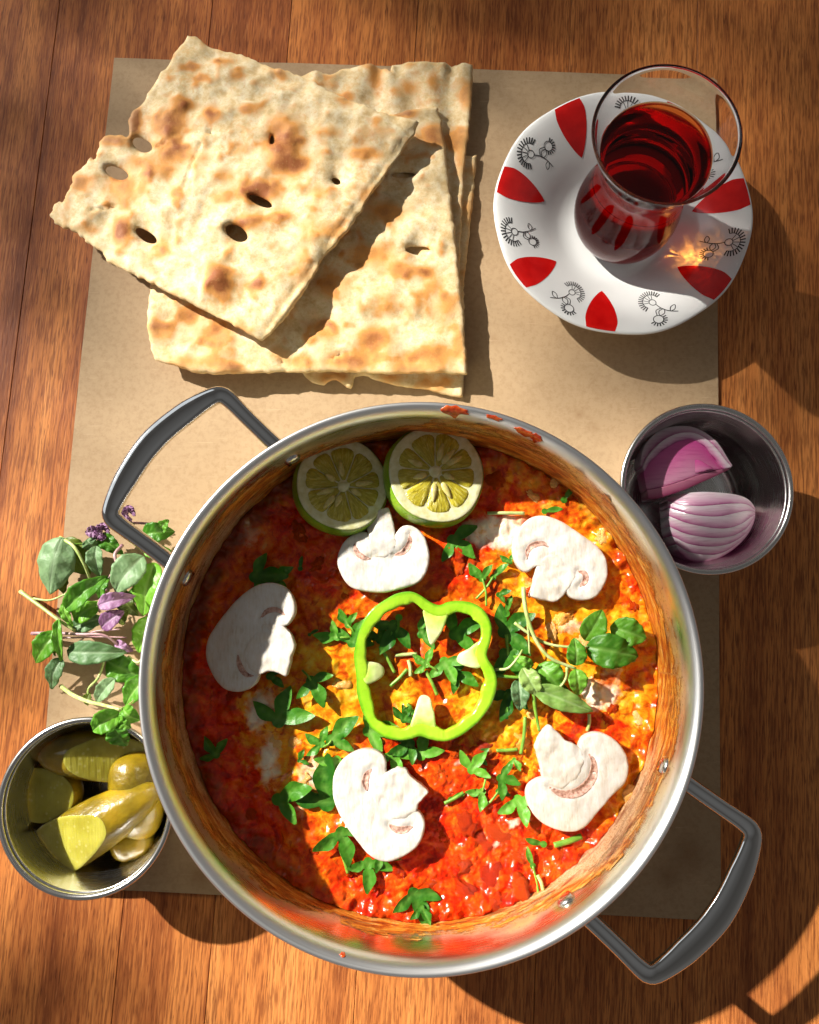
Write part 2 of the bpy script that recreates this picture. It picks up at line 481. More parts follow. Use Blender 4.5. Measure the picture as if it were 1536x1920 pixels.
def img_ang(deg): return math.radians(deg)
def build_pan():
    t = empty('pan', PAN, 'wide stainless steel pan with two loop handles, full of tomato and egg stew', 'pan')
    H = RIM_Z - PAN_Z
    prof = [(0, 0), (0.100, 0), (0.1065, 0.0012), (0.1115, 0.0045), (0.1142, 0.010), (0.1148, 0.020), (0.1151, H - 0.010), (0.1160, H - 0.006), (0.1180, H - 0.003),
            (0.1189, H - 0.0014), (0.1188, H - 0.0004), (0.1180, H), (0.1168, H - 0.0004), (0.1152, H - 0.0018), (0.1141, H - 0.0042), (0.1134, H - 0.008), (0.1130, H - 0.014), (R_IN, 0.030), (0.1125, 0.020), (0.1112, 0.0115),
            (0.1085, 0.0062), (0.1035, 0.0032), (0.096, 0.0022), (0, 0.0022)]
    # densify
    q = [prof[0]]
    for a, b in zip(prof[:-1], prof[1:]):
        k = max(1, int(math.dist(a, b) / 0.004))
        q += [(a[0] + (b[0] - a[0]) * i / k, a[1] + (b[1] - a[1]) * i / k) for i in range(1, k + 1)]
    m = M('pan_steel'); v = m.co(); s = m.sep(v)
    ang = m.math('ARCTAN2', s[1], s[0])
    r = m.math('SQRT', m.math('ADD', m.math('MULTIPLY', s[0], s[0]), m.math('MULTIPLY', s[1], s[1])))
    br = m.noise(m.comb(m.math('MULTIPLY', ang, 1.6), m.math('MULTIPLY', s[2], 2200), m.math('MULTIPLY', r, 2200)), 1, 3, 0.65)
    wide = m.noise(m.comb(m.math('MULTIPLY', ang, 3.0), m.math('MULTIPLY', s[2], 160), 0.0), 1, 4, 0.6)
    sm = m.noise(v, 70, 5, 0.65)
    dots = m.noise(v, 700, 3, 0.6)
    base = m.mix(m.ramp(wide, [(0.35, 0.6), (0.65, 0.0)]), (0.82, 0.78, 0.62), (0.62, 0.56, 0.34))  # golden tint of the steel paints in the stew's reflection
    film_reflect = m.attr('film_reflect')
    f1 = m.math('MULTIPLY', film_reflect, m.ramp(m.math('ADD', m.math('MULTIPLY', sm, 0.6), m.math('MULTIPLY', wide, 0.4)), [(0.30, 0.30), (0.50, 1.0)]))
    base = m.mix(f1, base, m.mix(m.ramp(sm, [(0.4, 0.0), (0.65, 1.0)]), (0.50, 0.19, 0.015), (0.66, 0.43, 0.09)))  # sauce film; its gold also stands in for the stew mirrored in the wall
    speck = m.math('MULTIPLY', m.ramp(film_reflect, [(0.0, 0.05), (0.6, 1.0)]), m.ramp(dots, [(0.60, 0.0), (0.68, 0.7)]))
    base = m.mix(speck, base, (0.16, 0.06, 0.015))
    rk = m.attr('rimk')
    base = m.mix(rk, base, (0.80, 0.80, 0.80))
    rough = m.math('ADD', m.math('MULTIPLY', br, 0.2), m.math('ADD', 0.16, m.math('ADD', m.math('MULTIPLY', f1, 0.22), m.math('MULTIPLY', rk, 0.14))))
    m.set(color=base, metal=m.math('SUBTRACT', 1.0, m.math('MULTIPLY', f1, 0.80)), rough=rough, normal=m.bump(m.math('ADD', br, m.math('MULTIPLY', dots, film_reflect)), 0.22, 0.0001))
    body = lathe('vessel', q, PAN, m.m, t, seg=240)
    co = np.array([tuple(a.co) for a in body.data.vertices])
    th = np.degrees(np.arctan2(co[:, 1], co[:, 0])) % 360; rr = np.hypot(co[:, 0], co[:, 1]); hh = co[:, 2]
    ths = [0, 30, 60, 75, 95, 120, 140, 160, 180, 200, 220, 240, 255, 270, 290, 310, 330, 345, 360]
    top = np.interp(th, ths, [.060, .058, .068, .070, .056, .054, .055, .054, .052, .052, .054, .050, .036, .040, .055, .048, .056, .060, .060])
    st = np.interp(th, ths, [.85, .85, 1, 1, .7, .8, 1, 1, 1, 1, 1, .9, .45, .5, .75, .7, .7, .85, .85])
    film_reflect = st * (1 - sstep(-0.006, 0.006, hh - top + 0.008 * fbm(np.cos(np.radians(th)) * 4, np.sin(np.radians(th)) * 4 + hh * 30, 3, 8)))
    film_reflect = np.where((rr < 0.1160) & (hh > 0.004) & (rr > 0.09), film_reflect, 0)
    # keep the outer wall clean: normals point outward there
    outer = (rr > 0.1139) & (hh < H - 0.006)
    film_reflect[outer] = 0
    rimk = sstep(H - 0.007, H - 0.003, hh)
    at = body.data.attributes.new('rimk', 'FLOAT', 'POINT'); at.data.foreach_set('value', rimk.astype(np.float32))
    at = body.data.attributes.new('film_reflect', 'FLOAT', 'POINT'); at.data.foreach_set('value', film_reflect.astype(np.float32))
    # handles
    for sgn, deg in ((1, 139.5), (-1, -38.5)):
        a = math.radians(deg); ur = Vector((math.cos(a), math.sin(a), 0)); ut = Vector((-math.sin(a), math.cos(a), 0))
        hw = 0.0355; ext = 0.1605; z0 = 0.052; z1 = 0.0575
        c = Vector(PAN)
        path = [(0.1065, -hw, z0), (0.119, -hw, z0), (0.134, -hw - .0008, z0 + .002), (0.1465, -hw - .0016, z1 - .001), (0.1505, -hw - .0005, z1), (0.1530, -hw + .0035, z1),
                (0.1560, -0.0225, z1), (0.1585, -0.010, z1), (0.1593, 0, z1)]
        path = path + [(r_, -v_, z_) for r_, v_, z_ in path[-2::-1]]
        pts = [tuple(c + ur * r_ + ut * v_ + Vector((0, 0, z_ - PAN_Z))) for r_, v_, z_ in path]
        def flat(tt):
            k = abs(tt - 0.5) * 2
            w = np.interp(k, [0, 0.25, 0.42, 0.55, 0.65, 1], [0.0058, 0.0054, 0.0042, 0.0037, 0.0036, 0.0036])
            h = np.interp(k, [0, 0.25, 0.42, 0.55, 0.65, 1], [0.0021, 0.0022, 0.0026, 0.0033, 0.0036, 0.0036])
            return w, h
        h = tube('handle', pts, None, chrome.m, t, seg=24, n=120, flat=flat, power=3.0)
        for e in (-1, 1):
            pr = c + ur * (math.sqrt(R_IN**2 - (hw * e)**2)) + ut * hw * e + Vector((0, 0, z0 - PAN_Z + 0.001))
            d = Vector((pr.x - c.x, pr.y - c.y, 0)).normalized()
            V = []; F = []; ns = 16
            u = Vector((0, 0, 1)); w = d.cross(u)
            for ring, (rad_, hgt) in enumerate([(0.0042, -0.0008), (0.0042, 0.0004), (0.0034, 0.0013), (0.0018, 0.0018)]):
                for k in range(ns):
                    th_ = 2 * math.pi * k / ns
                    V.append(tuple(pr - d * hgt + (u * math.cos(th_) + w * math.sin(th_)) * rad_))
            V.append(tuple(pr - d * 0.0019))
            for ring in range(3):
                for k in range(ns): F.append((ring * ns + k, ring * ns + (k + 1) % ns, (ring + 1) * ns + (k + 1) % ns, (ring + 1) * ns + k))
            for k in range(ns): F.append((3 * ns + k, 3 * ns + (k + 1) % ns, 4 * ns))
            fix_normals(mesh('rivet', V, F, MAT_STEEL, h))
    return t
PAN_OBJ = build_pan()

# ------------------------------------------------------------------ stew in the pan
def stew_base(x, y):
    """height of the stew surface"""
    u, v = x * 1000, y * 1000
    h = 0.0022 * fbm(u / 26, v / 26, 3, 11) + 0.0018 * fbm(u / 11, v / 11, 3, 12)
    w = worley(u / 6.5 + 0.5 * perlin(u / 6, v / 6, 3), v / 6.5 + 0.5 * perlin(u / 6, v / 6, 4), 1)
    w2 = worley(u / 2.3, v / 2.3, 2)
    px, py = blob_fields(x, y)
    lump = 0.12 + 0.62 * px
    h = h + 0.0021 * lump * (0.55 - w) + 0.0007 * (0.5 - w2) * (lump - 0.1) + 0.00035 * fbm(u / 1.3, v / 1.3, 2, 13) * lump
    d = np.hypot(x - PAN[0], y - PAN[1])
    h = h + 0.004 * sstep(0.100, 0.1115, d) * (0.7 + 0.8 * fbm(u / 8, v / 8, 2, 21))
    return FOOD_Z + h
RED = [(430, 1380, 80, .7), (470, 1520, 80, .6), (400, 1250, 70, .6), (900, 1600, 150, 1.0), (820, 1640, 110, 1), (980, 1560, 90, .9), (1130, 1330, 70, .8), (870, 1045, 60, 1), (880, 1420, 90, .7), (700, 1640, 80, .8), (560, 990, 90, .35), (1190, 1120, 60, .6),
       (760, 1480, 80, .6), (960, 1480, 80, .8), (1170, 1250, 40, .6), (930, 930, 60, .5), (620, 1050, 90, .5)]
EGG = [(965, 1000, 50, 30, .95), (900, 995, 40, 26, .9), (1065, 1175, 30, 22, .5), (1125, 1310, 28, 22, .9), (1105, 1290, 20, 20, .8), (505, 1430, 20, 45, .85), (480, 1340, 16, 40, .6), (585, 1450, 30, 30, .7), (500, 1325, 30, 30, .6), (640, 1460, 30, 30, .6), (560, 1520, 25, 25, .4), (1060, 1050, 30, 25, .4),
       (880, 1045, 12, 12, .6), (1000, 1090, 25, 20, .4), (1150, 1270, 20, 40, .4), (700, 1500, 25, 15, .3), (460, 1005, 40, 25, .4), (960, 1540, 10, 10, .7), (930, 1580, 14, 10, .5), (870, 1430, 14, 10, .5), (1085, 1090, 16, 12, .6)]
YOLK = [(500, 1330, 45, .6), (530, 1430, 50, .6), (600, 1440, 60, .8), (570, 1240, 50, .4), (1050, 1150, 90, .9), (1110, 1230, 80, .7), (640, 1290, 70, .9), (980, 1380, 80, .8), (560, 1320, 90, .7), (700, 1250, 60, .6), (1190, 1330, 50, .8), (560, 1400, 70, .6), (1000, 1290, 60, .7), (730, 1330, 50, .7), (1215, 1180, 60, .7), (620, 1490, 50, .7),
        (880, 1330, 60, .5), (940, 1240, 50, .3), (1180, 1480, 50, .9), (1140, 1000, 70, .5), (960, 1060, 50, .5), (1060, 900, 70, .4), (470, 900, 60, .5), (960, 890, 50, .4)]
_red = [(*P(a, b, FOOD_Z).xy, r / 3830., s) for a, b, r, s in RED]
_yolk = [(*P(a, b, FOOD_Z).xy, r / 3830., s) for a, b, r, s in YOLK]
_egg = [(*P(a, b, FOOD_Z).xy, r / 3830., q / 3830., s) for a, b, r, q, s in EGG]
def blob_fields(x, y):
    r = 0; k = 0
    for a, b, c, s in _red: r = r + s * np.exp(-((x - a)**2 + (y - b)**2) / c**2)
    for a, b, c, s in _yolk: k = k + s * np.exp(-((x - a)**2 + (y - b)**2) / c**2)
    return np.clip(r, 0, 1), np.clip(k, 0, 1)
def egg_field(x, y):
    u, v = x * 1000, y * 1000
    x = x + 0.003 * fbm(u / 7, v / 7, 3, 31); y = y + 0.003 * fbm(u / 7, v / 7, 3, 32)
    e = 0
    for a, b, rx, ry, s in _egg: e = e + s * np.exp(-(((x - a) / rx)**2 + ((y - b) / ry)**2)**1.3)
    return np.clip(e, 0, 1)
def stew_h(x, y):
    e = egg_field(x, y)
    return stew_base(x, y) + 0.0006 * e
def sh(x, y):
    return float(stew_h(np.array([x]), np.array([y]))[0])

def stew_mat():
    m = M('tomato_egg_stew'); v = m.pos()
    n1 = m.noise(v, 70, 5, 0.6, 0.8); n2 = m.noise(v, 180, 5, 0.6, 0.6); n3 = m.noise(v, 900, 3, 0.6)
    red, yolk, egg, dark = m.attr('red'), m.attr('yolk'), m.attr('egg'), m.attr('dark')
    hgt = m.attr('lump')
    nb = m.math('ADD', m.math('MULTIPLY', n2, 0.5), m.math('MULTIPLY', m.noise(v, 95, 5, 0.6, 1.2), 0.5))
    orange = m.ramp(nb, [(0.37, (0.40, 0.022, 0.003)), (0.45, (0.66, 0.075, 0.004)), (0.54, (0.80, 0.165, 0.005)), (0.66, (0.86, 0.34, 0.020))])
    redc = m.ramp(nb, [(0.37, (0.34, 0.007, 0.002)), (0.45, (0.66, 0.022, 0.002)), (0.55, (0.80, 0.075, 0.004)), (0.66, (0.84, 0.19, 0.015))])
    yelc = m.ramp(nb, [(0.37, (0.62, 0.08, 0.003)), (0.45, (0.80, 0.22, 0.005)), (0.54, (0.86, 0.40, 0.012)), (0.66, (0.88, 0.60, 0.09))])
    c = m.mix(m.ramp(m.math('ADD', m.math('MULTIPLY', n1, 0.9), m.math('MULTIPLY', red, 0.55)), [(0.56, 0.0), (0.70, 1.0)]), orange, redc)
    c = m.mix(m.ramp(m.math('ADD', m.math('MULTIPLY', m.noise(v, 110, 4, 0.6, 1.0), 0.9), m.math('MULTIPLY', yolk, 0.55)), [(0.60, 0.0), (0.76, 0.95)]), c, yelc)
    oil = m.ramp(m.noise(v, 130, 3, 0.5, 1.5), [(0.56, 0.0), (0.66, 0.8)])
    c = m.mix(oil, c, m.mix(n1, (0.34, 0.012, 0.002), (0.56, 0.065, 0.003)))
    ew = m.ramp(m.math('ADD', egg, m.math('MULTIPLY', m.math('SUBTRACT', n2, 0.5), 0.9)), [(0.26, 0.0), (0.80, 0.95)])
    eggc = m.ramp(nb, [(0.35, (0.84, 0.50, 0.12)), (0.48, (0.84, 0.77, 0.62))])
    c = m.mix(ew, c, eggc)
    c = m.mix(m.ramp(n3, [(0.62, 0.0), (0.74, 0.45)]), c, (0.20, 0.02, 0.003))
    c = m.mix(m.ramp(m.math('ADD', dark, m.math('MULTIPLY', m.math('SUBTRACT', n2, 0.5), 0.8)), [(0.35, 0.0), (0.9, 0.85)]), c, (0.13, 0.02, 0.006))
    m.set(color=c, rough=m.ramp(n1, [(0.35, 0.14), (0.65, 0.30)]), spec=0.30, sss=0.25, sssr=(1.0, 0.25, 0.08), ssss=0.002,
          normal=m.bump(m.math('MULTIPLY', m.math('SUBTRACT', 1.0, m.math('MULTIPLY', ew, 0.7)), m.math('ADD', m.math('MULTIPLY', n2, 1.0), m.math('MULTIPLY', n3, 0.1))), 0.28, 0.0006))
    return m.m
def build_stew():
    n = 520; rad = 0.1119
    g = np.linspace(-rad, rad, n); X, Y = np.meshgrid(g, g)
    # square grid pulled onto the disc
    k = np.maximum(np.abs(X), np.abs(Y)) / np.maximum(np.hypot(X, Y), 1e-9)
    k = np.where(np.hypot(X, Y) < 1e-9, 1, k)
    w = (np.maximum(np.abs(X), np.abs(Y)) / rad)**2
    X2 = X * (1 - w + w * k); Y2 = Y * (1 - w + w * k)
    x = (X2 + PAN[0]).ravel(); y = (Y2 + PAN[1]).ravel()
    z = stew_h(x, y)
    red, yolk = blob_fields(x, y); egg = egg_field(x, y)
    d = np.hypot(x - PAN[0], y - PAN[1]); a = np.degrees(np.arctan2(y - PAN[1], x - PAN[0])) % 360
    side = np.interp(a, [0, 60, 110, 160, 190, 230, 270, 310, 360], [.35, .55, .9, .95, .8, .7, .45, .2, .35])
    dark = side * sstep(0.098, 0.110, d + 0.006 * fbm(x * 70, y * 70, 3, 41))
    # a skirt down the wall closes the volume
    V = np.c_[x, y, z]; idx = np.arange(n * n).reshape(n, n)
    F = np.stack([idx[:-1, :-1], idx[:-1, 1:], idx[1:, 1:], idx[1:, :-1]], -1).reshape(-1, 4).tolist()
    rim = list(idx[0, :]) + list(idx[1:, -1]) + list(idx[-1, -2::-1]) + list(idx[-2:0:-1, 0])
    b0 = len(V); V = np.vstack([V, np.c_[x[rim] * 0.985 + PAN[0] * 0.015, y[rim] * 0.985 + PAN[1] * 0.015, np.full(len(rim), PAN_Z + 0.008)]])
    nr = len(rim)
    for i in range(nr): F.append((rim[(i + 1) % nr], rim[i], b0 + i, b0 + (i + 1) % nr))
    ext = lambda q: np.r_[q, q[rim]]
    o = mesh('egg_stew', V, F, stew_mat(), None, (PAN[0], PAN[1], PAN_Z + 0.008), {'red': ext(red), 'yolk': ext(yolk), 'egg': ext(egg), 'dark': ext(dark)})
    tag(o, 'bubbling red and orange tomato and egg stew filling the steel pan', 'stew')
build_stew()
def stew_pieces():
    stew = bpy.data.objects['egg_stew']; org = Vector(stew.location)
    tm = M('tomato_flesh'); v = tm.co(); n = tm.noise(v, 350, 4, 0.6)
    tm.set(color=tm.mix(tm.rand(), tm.ramp(n, [(0.35, (0.36, 0.007, 0.002)), (0.65, (0.76, 0.055, 0.004))]), tm.ramp(n, [(0.35, (0.60, 0.040, 0.003)), (0.65, (0.82, 0.16, 0.008))])), rough=0.14, spec=0.4, sss=0.3, sssr=(1, 0.2, 0.05), ssss=0.003, normal=tm.bump(n, 0.9, 0.001))
    cm = M('egg_curd'); v = cm.co(); n = cm.noise(v, 260, 4, 0.6)
    cm.set(color=cm.mix(cm.rand(), cm.ramp(n, [(0.38, (0.80, 0.20, 0.008)), (0.62, (0.86, 0.46, 0.05))]), cm.ramp(n, [(0.38, (0.84, 0.34, 0.015)), (0.62, (0.84, 0.66, 0.34))])), rough=0.22, spec=0.35, sss=0.3, sssr=(1, 0.6, 0.2), ssss=0.003, normal=cm.bump(n, 0.5, 0.0006))
    def blob(name, seed, mat):
        bm = bmesh.new(); bmesh.ops.create_icosphere(bm, subdivisions=4, radius=1.0)
        for q in bm.verts:
            c = q.co; k = 1 + 0.55 * float(fbm(c.x * 1.2 + seed, c.y * 1.2 + c.z, 3, seed)) + 0.22 * float(perlin(c.x * 3.5 + seed, c.y * 3.5 - c.z * 3, seed)) + 0.10 * float(perlin(c.x * 9 + seed, c.y * 9 - c.z * 5, seed + 2))
            q.co = Vector((c.x * k, c.y * k, c.z * k * 0.42))
        me = bpy.data.meshes.new(name); bm.to_mesh(me); bm.free()
        me.polygons.foreach_set('use_smooth', [True] * len(me.polygons)); me.materials.append(mat); return me
    rs = np.random.RandomState(77)
    tms = [blob('tomato_piece', k, tm.m) for k in range(5)]; cms = [blob('egg_curd', 20 + k, cm.m) for k in range(4)]
    def put(me, px, py, size):
        p = P(px, py, FOOD_Z); o = link(me.name.split('.')[0], me, stew)
        r = size / 3830 / 2
        o.location = Vector((p.x, p.y, sh(p.x, p.y) - r * 0.22)) - org
        o.rotation_euler = (rs.uniform(-.25, .25), rs.uniform(-.25, .25), rs.uniform(0, 6.28)); o.scale = (r, r * rs.uniform(.55, .9), r * rs.uniform(.6, 1.0))
    T = [(900, 1590, 46), (860, 1625, 52), (930, 1640, 40), (985, 1610, 44), (1010, 1560, 36), (830, 1560, 34), (880, 1540, 40), (945, 1560, 50), (800, 1660, 40), (750, 1640, 34), (870, 1680, 50), (930, 1690, 36), (970, 1660, 40), (840, 1500, 30), (870, 1040, 44), (890, 1060, 34), (858, 1065, 28), (1140, 1340, 40), (1110, 1360, 30), (1175, 1290, 30), (905, 1410, 34), (860, 1400, 30), (820, 1450, 32), (700, 1660, 32), (660, 1630, 30), (1050, 1610, 34), (560, 1000, 40), (600, 1060, 34), (1000, 1110, 26), (930, 905, 36), (440, 1300, 34), (470, 1520, 36), (590, 1590, 34), (1190, 1130, 30), (540, 1130, 30), (640, 1120, 28), (735, 1465, 28), (1020, 1210, 26)]
    for a, b, c in T: put(tms[rs.randint(5)], a + rs.uniform(-6, 6), b + rs.uniform(-6, 6), c * 1.15)
    E = [(1060, 1155, 44), (1030, 1180, 34), (1090, 1200, 36), (640, 1290, 40), (615, 1310, 30), (980, 1385, 40), (1000, 1350, 30), (560, 1390, 34), (1195, 1350, 34), (1180, 1490, 34), (1210, 1200, 30), (690, 1300, 26), (905, 1330, 30), (1090, 1310, 26), (520, 1400, 30), (1000, 930, 34), (1040, 900, 30), (1130, 1010, 30), (940, 1300, 26), (575, 1460, 30)]
    for a, b, c in E: put(cms[rs.randint(4)], a + rs.uniform(-5, 5), b + rs.uniform(-5, 5), c)
stew_pieces()

def build_crust():
    """dried sauce sticking to the inside wall of the pan"""
    m = M('dried_sauce'); v = m.pos()
    wc = m.comb(m.math('MULTIPLY', m.attr('arc'), 95), m.math('MULTIPLY', m.attr('hz'), 330), 0.0)
    n1 = m.noise(wc, 1, 6, 0.68, 0.8); n2 = m.noise(v, 1000, 3, 0.7); amt = m.attr('amt')
    c = m.ramp(n1, [(0.34, (0.24, 0.035, 0.006)), (0.45, (0.52, 0.12, 0.010)), (0.57, (0.70, 0.30, 0.030)), (0.68, (0.76, 0.52, 0.20))])
    c = m.mix(m.ramp(m.math('ADD', amt, m.math('MULTIPLY', m.math('SUBTRACT', n1, 0.5), 1.0)), [(0.45, 0.0), (0.8, 0.9)]), c, m.ramp(n2, [(0.4, (0.42, 0.22, 0.09)), (0.6, (0.74, 0.56, 0.36))]))
    c = m.mix(m.ramp(n2, [(0.58, 0.0), (0.68, 0.7)]), c, (0.20, 0.035, 0.008))
    c = m.mix(m.ramp(m.noise(wc, 0.55, 4, 0.6, 0.5), [(0.50, 0.0), (0.66, 0.8)]), c, m.mix(n2, (0.05, 0.012, 0.004), (0.30, 0.06, 0.012)))
    cov = m.math('ADD', m.attr('cover'), m.math('ADD', m.math('MULTIPLY', m.math('SUBTRACT', n2, 0.5), 1.1), m.math('MULTIPLY', m.math('SUBTRACT', n1, 0.5), 2.2)))
    m.set(color=c, rough=0.42, spec=0.5, alpha=m.ramp(cov, [(0.0, 0.0), (0.30, 1.0)]), normal=m.bump(m.math('ADD', n1, m.math('MULTIPLY', n2, 0.6)), 0.7, 0.0006))
    na, nh = 900, 34
    a = np.linspace(0, 2 * np.pi, na, endpoint=False)
    deg = np.degrees(a)
    top = np.interp(deg, [0, 25, 45, 60, 70, 85, 95, 110, 125, 140, 150, 165, 180, 200, 215, 235, 250, 262, 275, 290, 305, 318, 330, 345, 360],
                    [.053, .050, .055, .064, .067, .058, .042, .042, .052, .057, .056, .053, .051, .050, .049, .045, .036, .045, .037, .042, .046, .054, .052, .055, .053])
    foam = np.interp(deg, [0, 40, 80, 130, 145, 160, 180, 200, 230, 260, 300, 315, 335, 360], [.1, .15, .1, .35, .6, .55, .5, .55, .35, .15, .5, .75, .6, .1])
    h0 = 0.0225
    T = np.linspace(0, 1, nh)
    A, TT = np.meshgrid(a, T)
    tp = np.minimum(top[None, :] + 0.006, 0.0655) + 0.0050 * fbm(np.cos(A) * 12, np.sin(A) * 12, 4, 51, 0.55)
    hz = h0 + (np.maximum(tp, h0 + 0.003) - h0) * TT
    arc = A * 0.1125 * 1000
    lump = fbm(arc / 4.5, hz * 1000 / 4.5, 3, 52, 0.5)
    thick = 0.00015 + np.maximum(0, 0.0005 * (1 - TT)**2 * (0.9 + 0.8 * lump))
    # ragged gaps
    q = 0.25 * lump + 0.75 * fbm(arc / 26, hz * 1000 / 14, 3, 53) + 1.16 - 1.20 * TT**1.1
    r = np.interp(hz, [PAN_Z + .0115, PAN_Z + .020, PAN_Z + .030, .056, .062], [.1112, .1125, .1128, .1130, .1133]) - thick - 0.0001
    V = np.stack([PAN[0] + r * np.cos(A), PAN[1] + r * np.sin(A), hz], -1).reshape(-1, 3)
    idx = np.arange(na * nh).reshape(nh, na); F = []
    keep = np.ones_like(q, bool)
    for i in range(nh - 1):
        j = np.arange(na); k = (j + 1) % na
        ok = keep[i, j] & keep[i + 1, j] & keep[i, k] & keep[i + 1, k]
        F += np.stack([idx[i, k], idx[i, j], idx[i + 1, j], idx[i + 1, k]], 1)[ok].tolist()
    amt = (1.35 * foam[None, :] * (1 - 0.5 * np.abs(TT - 0.35) * 2)).ravel()
    used = np.unique(np.array(F)); remap = -np.ones(len(V), int); remap[used] = np.arange(len(used))
    o = mesh('sauce_crust', V[used], remap[np.array(F)], m.m, PAN_OBJ, None, {'amt': amt[used], 'cover': q.ravel()[used], 'arc': (arc / 1000).ravel()[used], 'hz': hz.ravel()[used]})
    tag(o, 'orange dried sauce crust around the inside wall')
    # two smears that ran over the rim
    red = M('sauce_smear'); v = red.pos(); red.set(color=red.ramp(red.noise(v, 400, 4), [(0.4, (0.42, 0.03, 0.006)), (0.65, (0.66, 0.12, 0.02))]), rough=0.22, coat=0.3)
    for (px, py, L, w_, sd) in ((850, 768, 0.014, 0.0042, 1), (985, 808, 0.011, 0.0026, 2), (925, 782, 0.009, 0.0020, 3), (1005, 818, 0.006, 0.0024, 4), (645, 1783, 0.0028, 0.0014, 5)):
        p = P(px, py, RIM_Z); rad = math.hypot(p.x - PAN[0], p.y - PAN[1]); a0 = math.atan2(p.y - PAN[1], p.x - PAN[0])
        rs = np.random.RandomState(sd); kk = rs.uniform(0.6, 1.25, 14)
        out = [(math.cos(t_) * L / 2 * kk[i], math.sin(t_) * w_ / 2 * kk[(i * 5) % 14]) for i, t_ in enumerate(np.linspace(0, 2 * math.pi, 14, endpoint=False))]
        rr = min(max(rad, 0.1150), 0.1182)
        pts = smooth_closed([(PAN[0] + (rr + b) * math.cos(a0 - a_ / rr), PAN[1] + (rr + b) * math.sin(a0 - a_ / rr)) for a_, b in out], 40)
        def rimz(x, y):
            d = np.hypot(x - PAN[0], y - PAN[1])
            return np.interp(d, [.1128, .1134, .1141, .1152, .1168, .1180, .1188, .1192], [RIM_Z - .014, RIM_Z - .008, RIM_Z - .0042, RIM_Z - .0018, RIM_Z - .0004, RIM_Z, RIM_Z - .0004, RIM_Z - .0014])
        slab('sauce_smear', pts, lambda x, y: rimz(x, y) + 0.0006 + 0.0003 * perlin(x * 600, y * 600, sd), lambda x, y: rimz(x, y) - 0.0003, red.m, PAN_OBJ, spacing=0.0006, rnd=0.0006)
build_crust()

# ------------------------------------------------------------------ mushroom slices
def mush_mats():
    m = M('mushroom_flesh'); v = m.co()
    n1 = m.noise(v, 120, 4, 0.6); n2 = m.noise(m.map(v, (900, 200, 1), rot=(0, 0, 0.6)), 1, 3, 0.6); n3 = m.noise(v, 500, 3)
    c = m.ramp(m.math('ADD', m.math('MULTIPLY', n1, 0.5), m.math('MULTIPLY', n2, 0.5)), [(0.32, (0.54, 0.46, 0.36)), (0.47, (0.66, 0.625, 0.56)), (0.62, (0.71, 0.695, 0.665))])
    c = m.mix(m.ramp(n3, [(0.58, 0.0), (0.78, 0.3)]), c, (0.60, 0.47, 0.35))
    c = m.mix(m.math('MULTIPLY', m.attr('edge'), 0.55), c, (0.52, 0.38, 0.25))
    m.set(color=c, rough=0.55, spec=0.3, sss=0.25, sssr=(1.0, 0.75, 0.5), ssss=0.003, normal=m.bump(m.math('ADD', m.math('MULTIPLY', n2, 0.5), m.math('ADD', n1, m.math('MULTIPLY', n3, 0.3))), 0.55, 0.0004))
    g = M('mushroom_gills'); v = g.co(); n = g.noise(v, 700, 4, 0.6)
    g.set(color=g.ramp(n, [(0.32, (0.22, 0.09, 0.06)), (0.45, (0.46, 0.25, 0.185)), (0.65, (0.64, 0.43, 0.35))]), rough=0.7, normal=g.bump(n, 0.8, 0.0006))
    return m.m, g.m
MUSH, GILL = mush_mats()
def stroke(pts, w, n=24, taper=True):
    """outline of a tapering band along pts (2D)"""
    p = smooth_open(pts, n); T = np.gradient(p, axis=0); T /= np.linalg.norm(T, axis=1)[:, None] + 1e-12
    N = np.stack([-T[:, 1], T[:, 0]], 1); t = np.linspace(0, 1, n)
    k = (np.sin(np.pi * np.clip(t, 0.03, 0.97))**0.6 if taper else np.ones(n))[:, None] * w / 2
    return np.vstack([p + N * k, (p - N * k)[::-1]])
